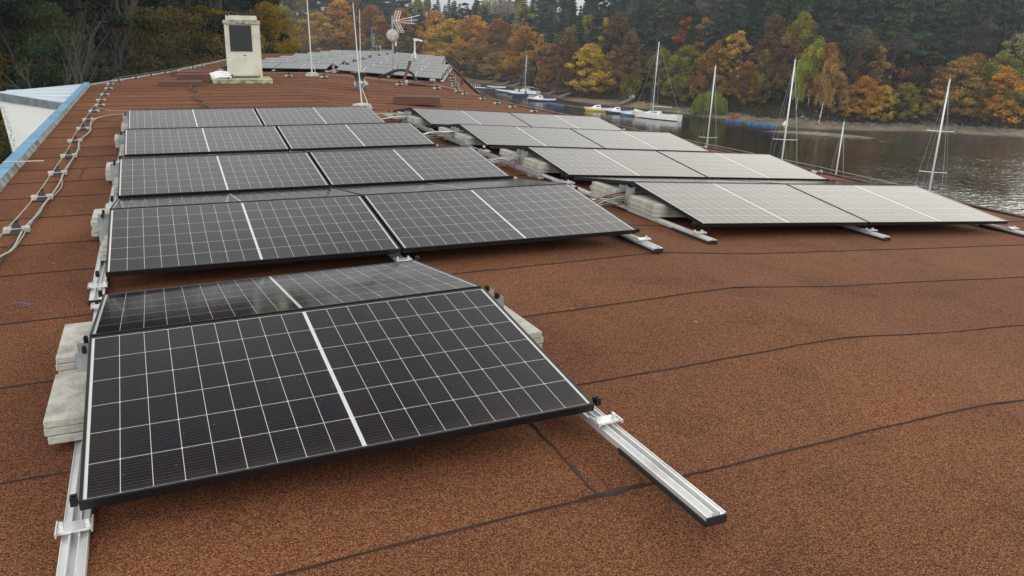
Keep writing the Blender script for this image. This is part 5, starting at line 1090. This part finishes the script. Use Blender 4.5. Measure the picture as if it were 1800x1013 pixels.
# kayak + tarp
sd = shore_d(1302) + 1.6; p = spot(1302, sd); t = thing('kayak', 'faded red kayak pulled up on the beach behind the blue dock', 'kayak', T((p.x, p.y, gz(p.x, p.y) + .12)) @ RZ(.5) @ RY(-.10))
hull_mesh(3.9, .95, .38, .12, .35, sheer=.6).build('hull', [M['red_kayak'], M['red_kayak']], t); m = MB(); m.lathe([(.28, 0), (.30, .05), (.25, .05)], 14, T((-.2, 0, .40)) @ Matrix.Diagonal((1.6, .8, 1, 1))); m.build('cockpit_rim', M['cable_black'], t)
sd = shore_d(1117) + 8; p = spot(1117, sd); t = thing('covered_dinghy', 'dinghy under a light blue tarpaulin on the bank above the blue and white boat', 'dinghy', T((p.x, p.y, gz(p.x, p.y) + .3)) @ RZ(1.0))
hull_mesh(2.6, 1.1, .5, .15, .8).build('hull', [M['white_gel'], M['white_gel']], t); m = MB(); m.add([(-1.3, -.55, .52), (1.1, -.4, .55), (1.1, .4, .55), (-1.3, .55, .52), (-1.1, 0, .85), (1.0, 0, .8)], [(0, 1, 5, 4), (2, 3, 4, 5), (1, 2, 5), (3, 0, 4)]); m.build('tarpaulin', mat('light_blue_tarp', (.16, .30, .55), .7), t)
# driftwood pier remains at the willow
sd = shore_d(1228) + 1; p = spot(1228, sd); t = thing('fallen_branch', 'dark fallen tree lying from the willow into the water', 'log', T((p.x, p.y, WZ + .2)))
m = MB(); e = spot(1240, sd + 6); m.tube([(0, 0, -.2), ((e.x - p.x) * .5, (e.y - p.y) * .5, .7), (e.x - p.x, e.y - p.y, 1.6)], [.1, .16, .2], 6); m.build('trunk', M['trunk'], t)
for i in range(5): m = MB(); f = .2 + .15 * i; m.tube([((e.x - p.x) * f, (e.y - p.y) * f, .2 + f), ((e.x - p.x) * f + (-1) ** i * 1.0, (e.y - p.y) * f - .8, .1 + f)], [.06, .02], 4); m.build('branch', M['trunk'], t)
# house on the hill
for u, v, off, lb, wc in ((962, 58, 40, 'small dark roofed house half hidden in the trees on the hill', (.55, .53, .48)),):
    sd = shore_d(u) + off; p = spot(u, sd); z = gz(p.x, p.y); z2 = topz(u, v, sd); t = thing('house', lb, 'house', T((p.x, p.y, z)) @ RZ(-.3)); h = max(2.6, z2 - z - 2.2)
    m = MB(); m.box((-3, -2.5, -1), (3, 2.5, h)); m.build('wall', mat('house_wall', wc, .9), t)
    m = MB(); m.add([(-3.4, -2.9, h), (3.4, -2.9, h), (3.4, 2.9, h), (-3.4, 2.9, h), (-3.4, 0, h + 2.2), (3.4, 0, h + 2.2)], [(0, 1, 5, 4), (2, 3, 4, 5), (1, 2, 5), (3, 0, 4), (3, 2, 1, 0)]); m.build('roof', M['roof_tile'], t)
    for x in (-1.8, 0, 1.6): m = MB(); m.box((x - .4, -2.53, h - 1.7), (x + .4, -2.505, h - .6)); m.build('window', M['dark_glass'], t)
# ------------------------------------------------------------------ haze

hz = bpy.data.materials.new('haze'); hz.use_nodes = True; hn = hz.node_tree.nodes; hn.remove(hn['Principled BSDF'])
pvn = hn.new('ShaderNodeVolumePrincipled'); pvn.inputs['Color'].default_value = (0.86, 0.92, 1.0, 1); pvn.inputs['Density'].default_value = 0.00034; pvn.inputs['Anisotropy'].default_value = 0.2
hz.node_tree.links.new(pvn.outputs[0], hn['Material Output'].inputs['Volume'])
m = MB(); m.box((-950, -550, WZ - 45), (1250, 1250, WZ + 95)); tag(m.build('haze', hz), 'thin autumn haze over the water and the wooded hills', 'haze', kind='stuff')
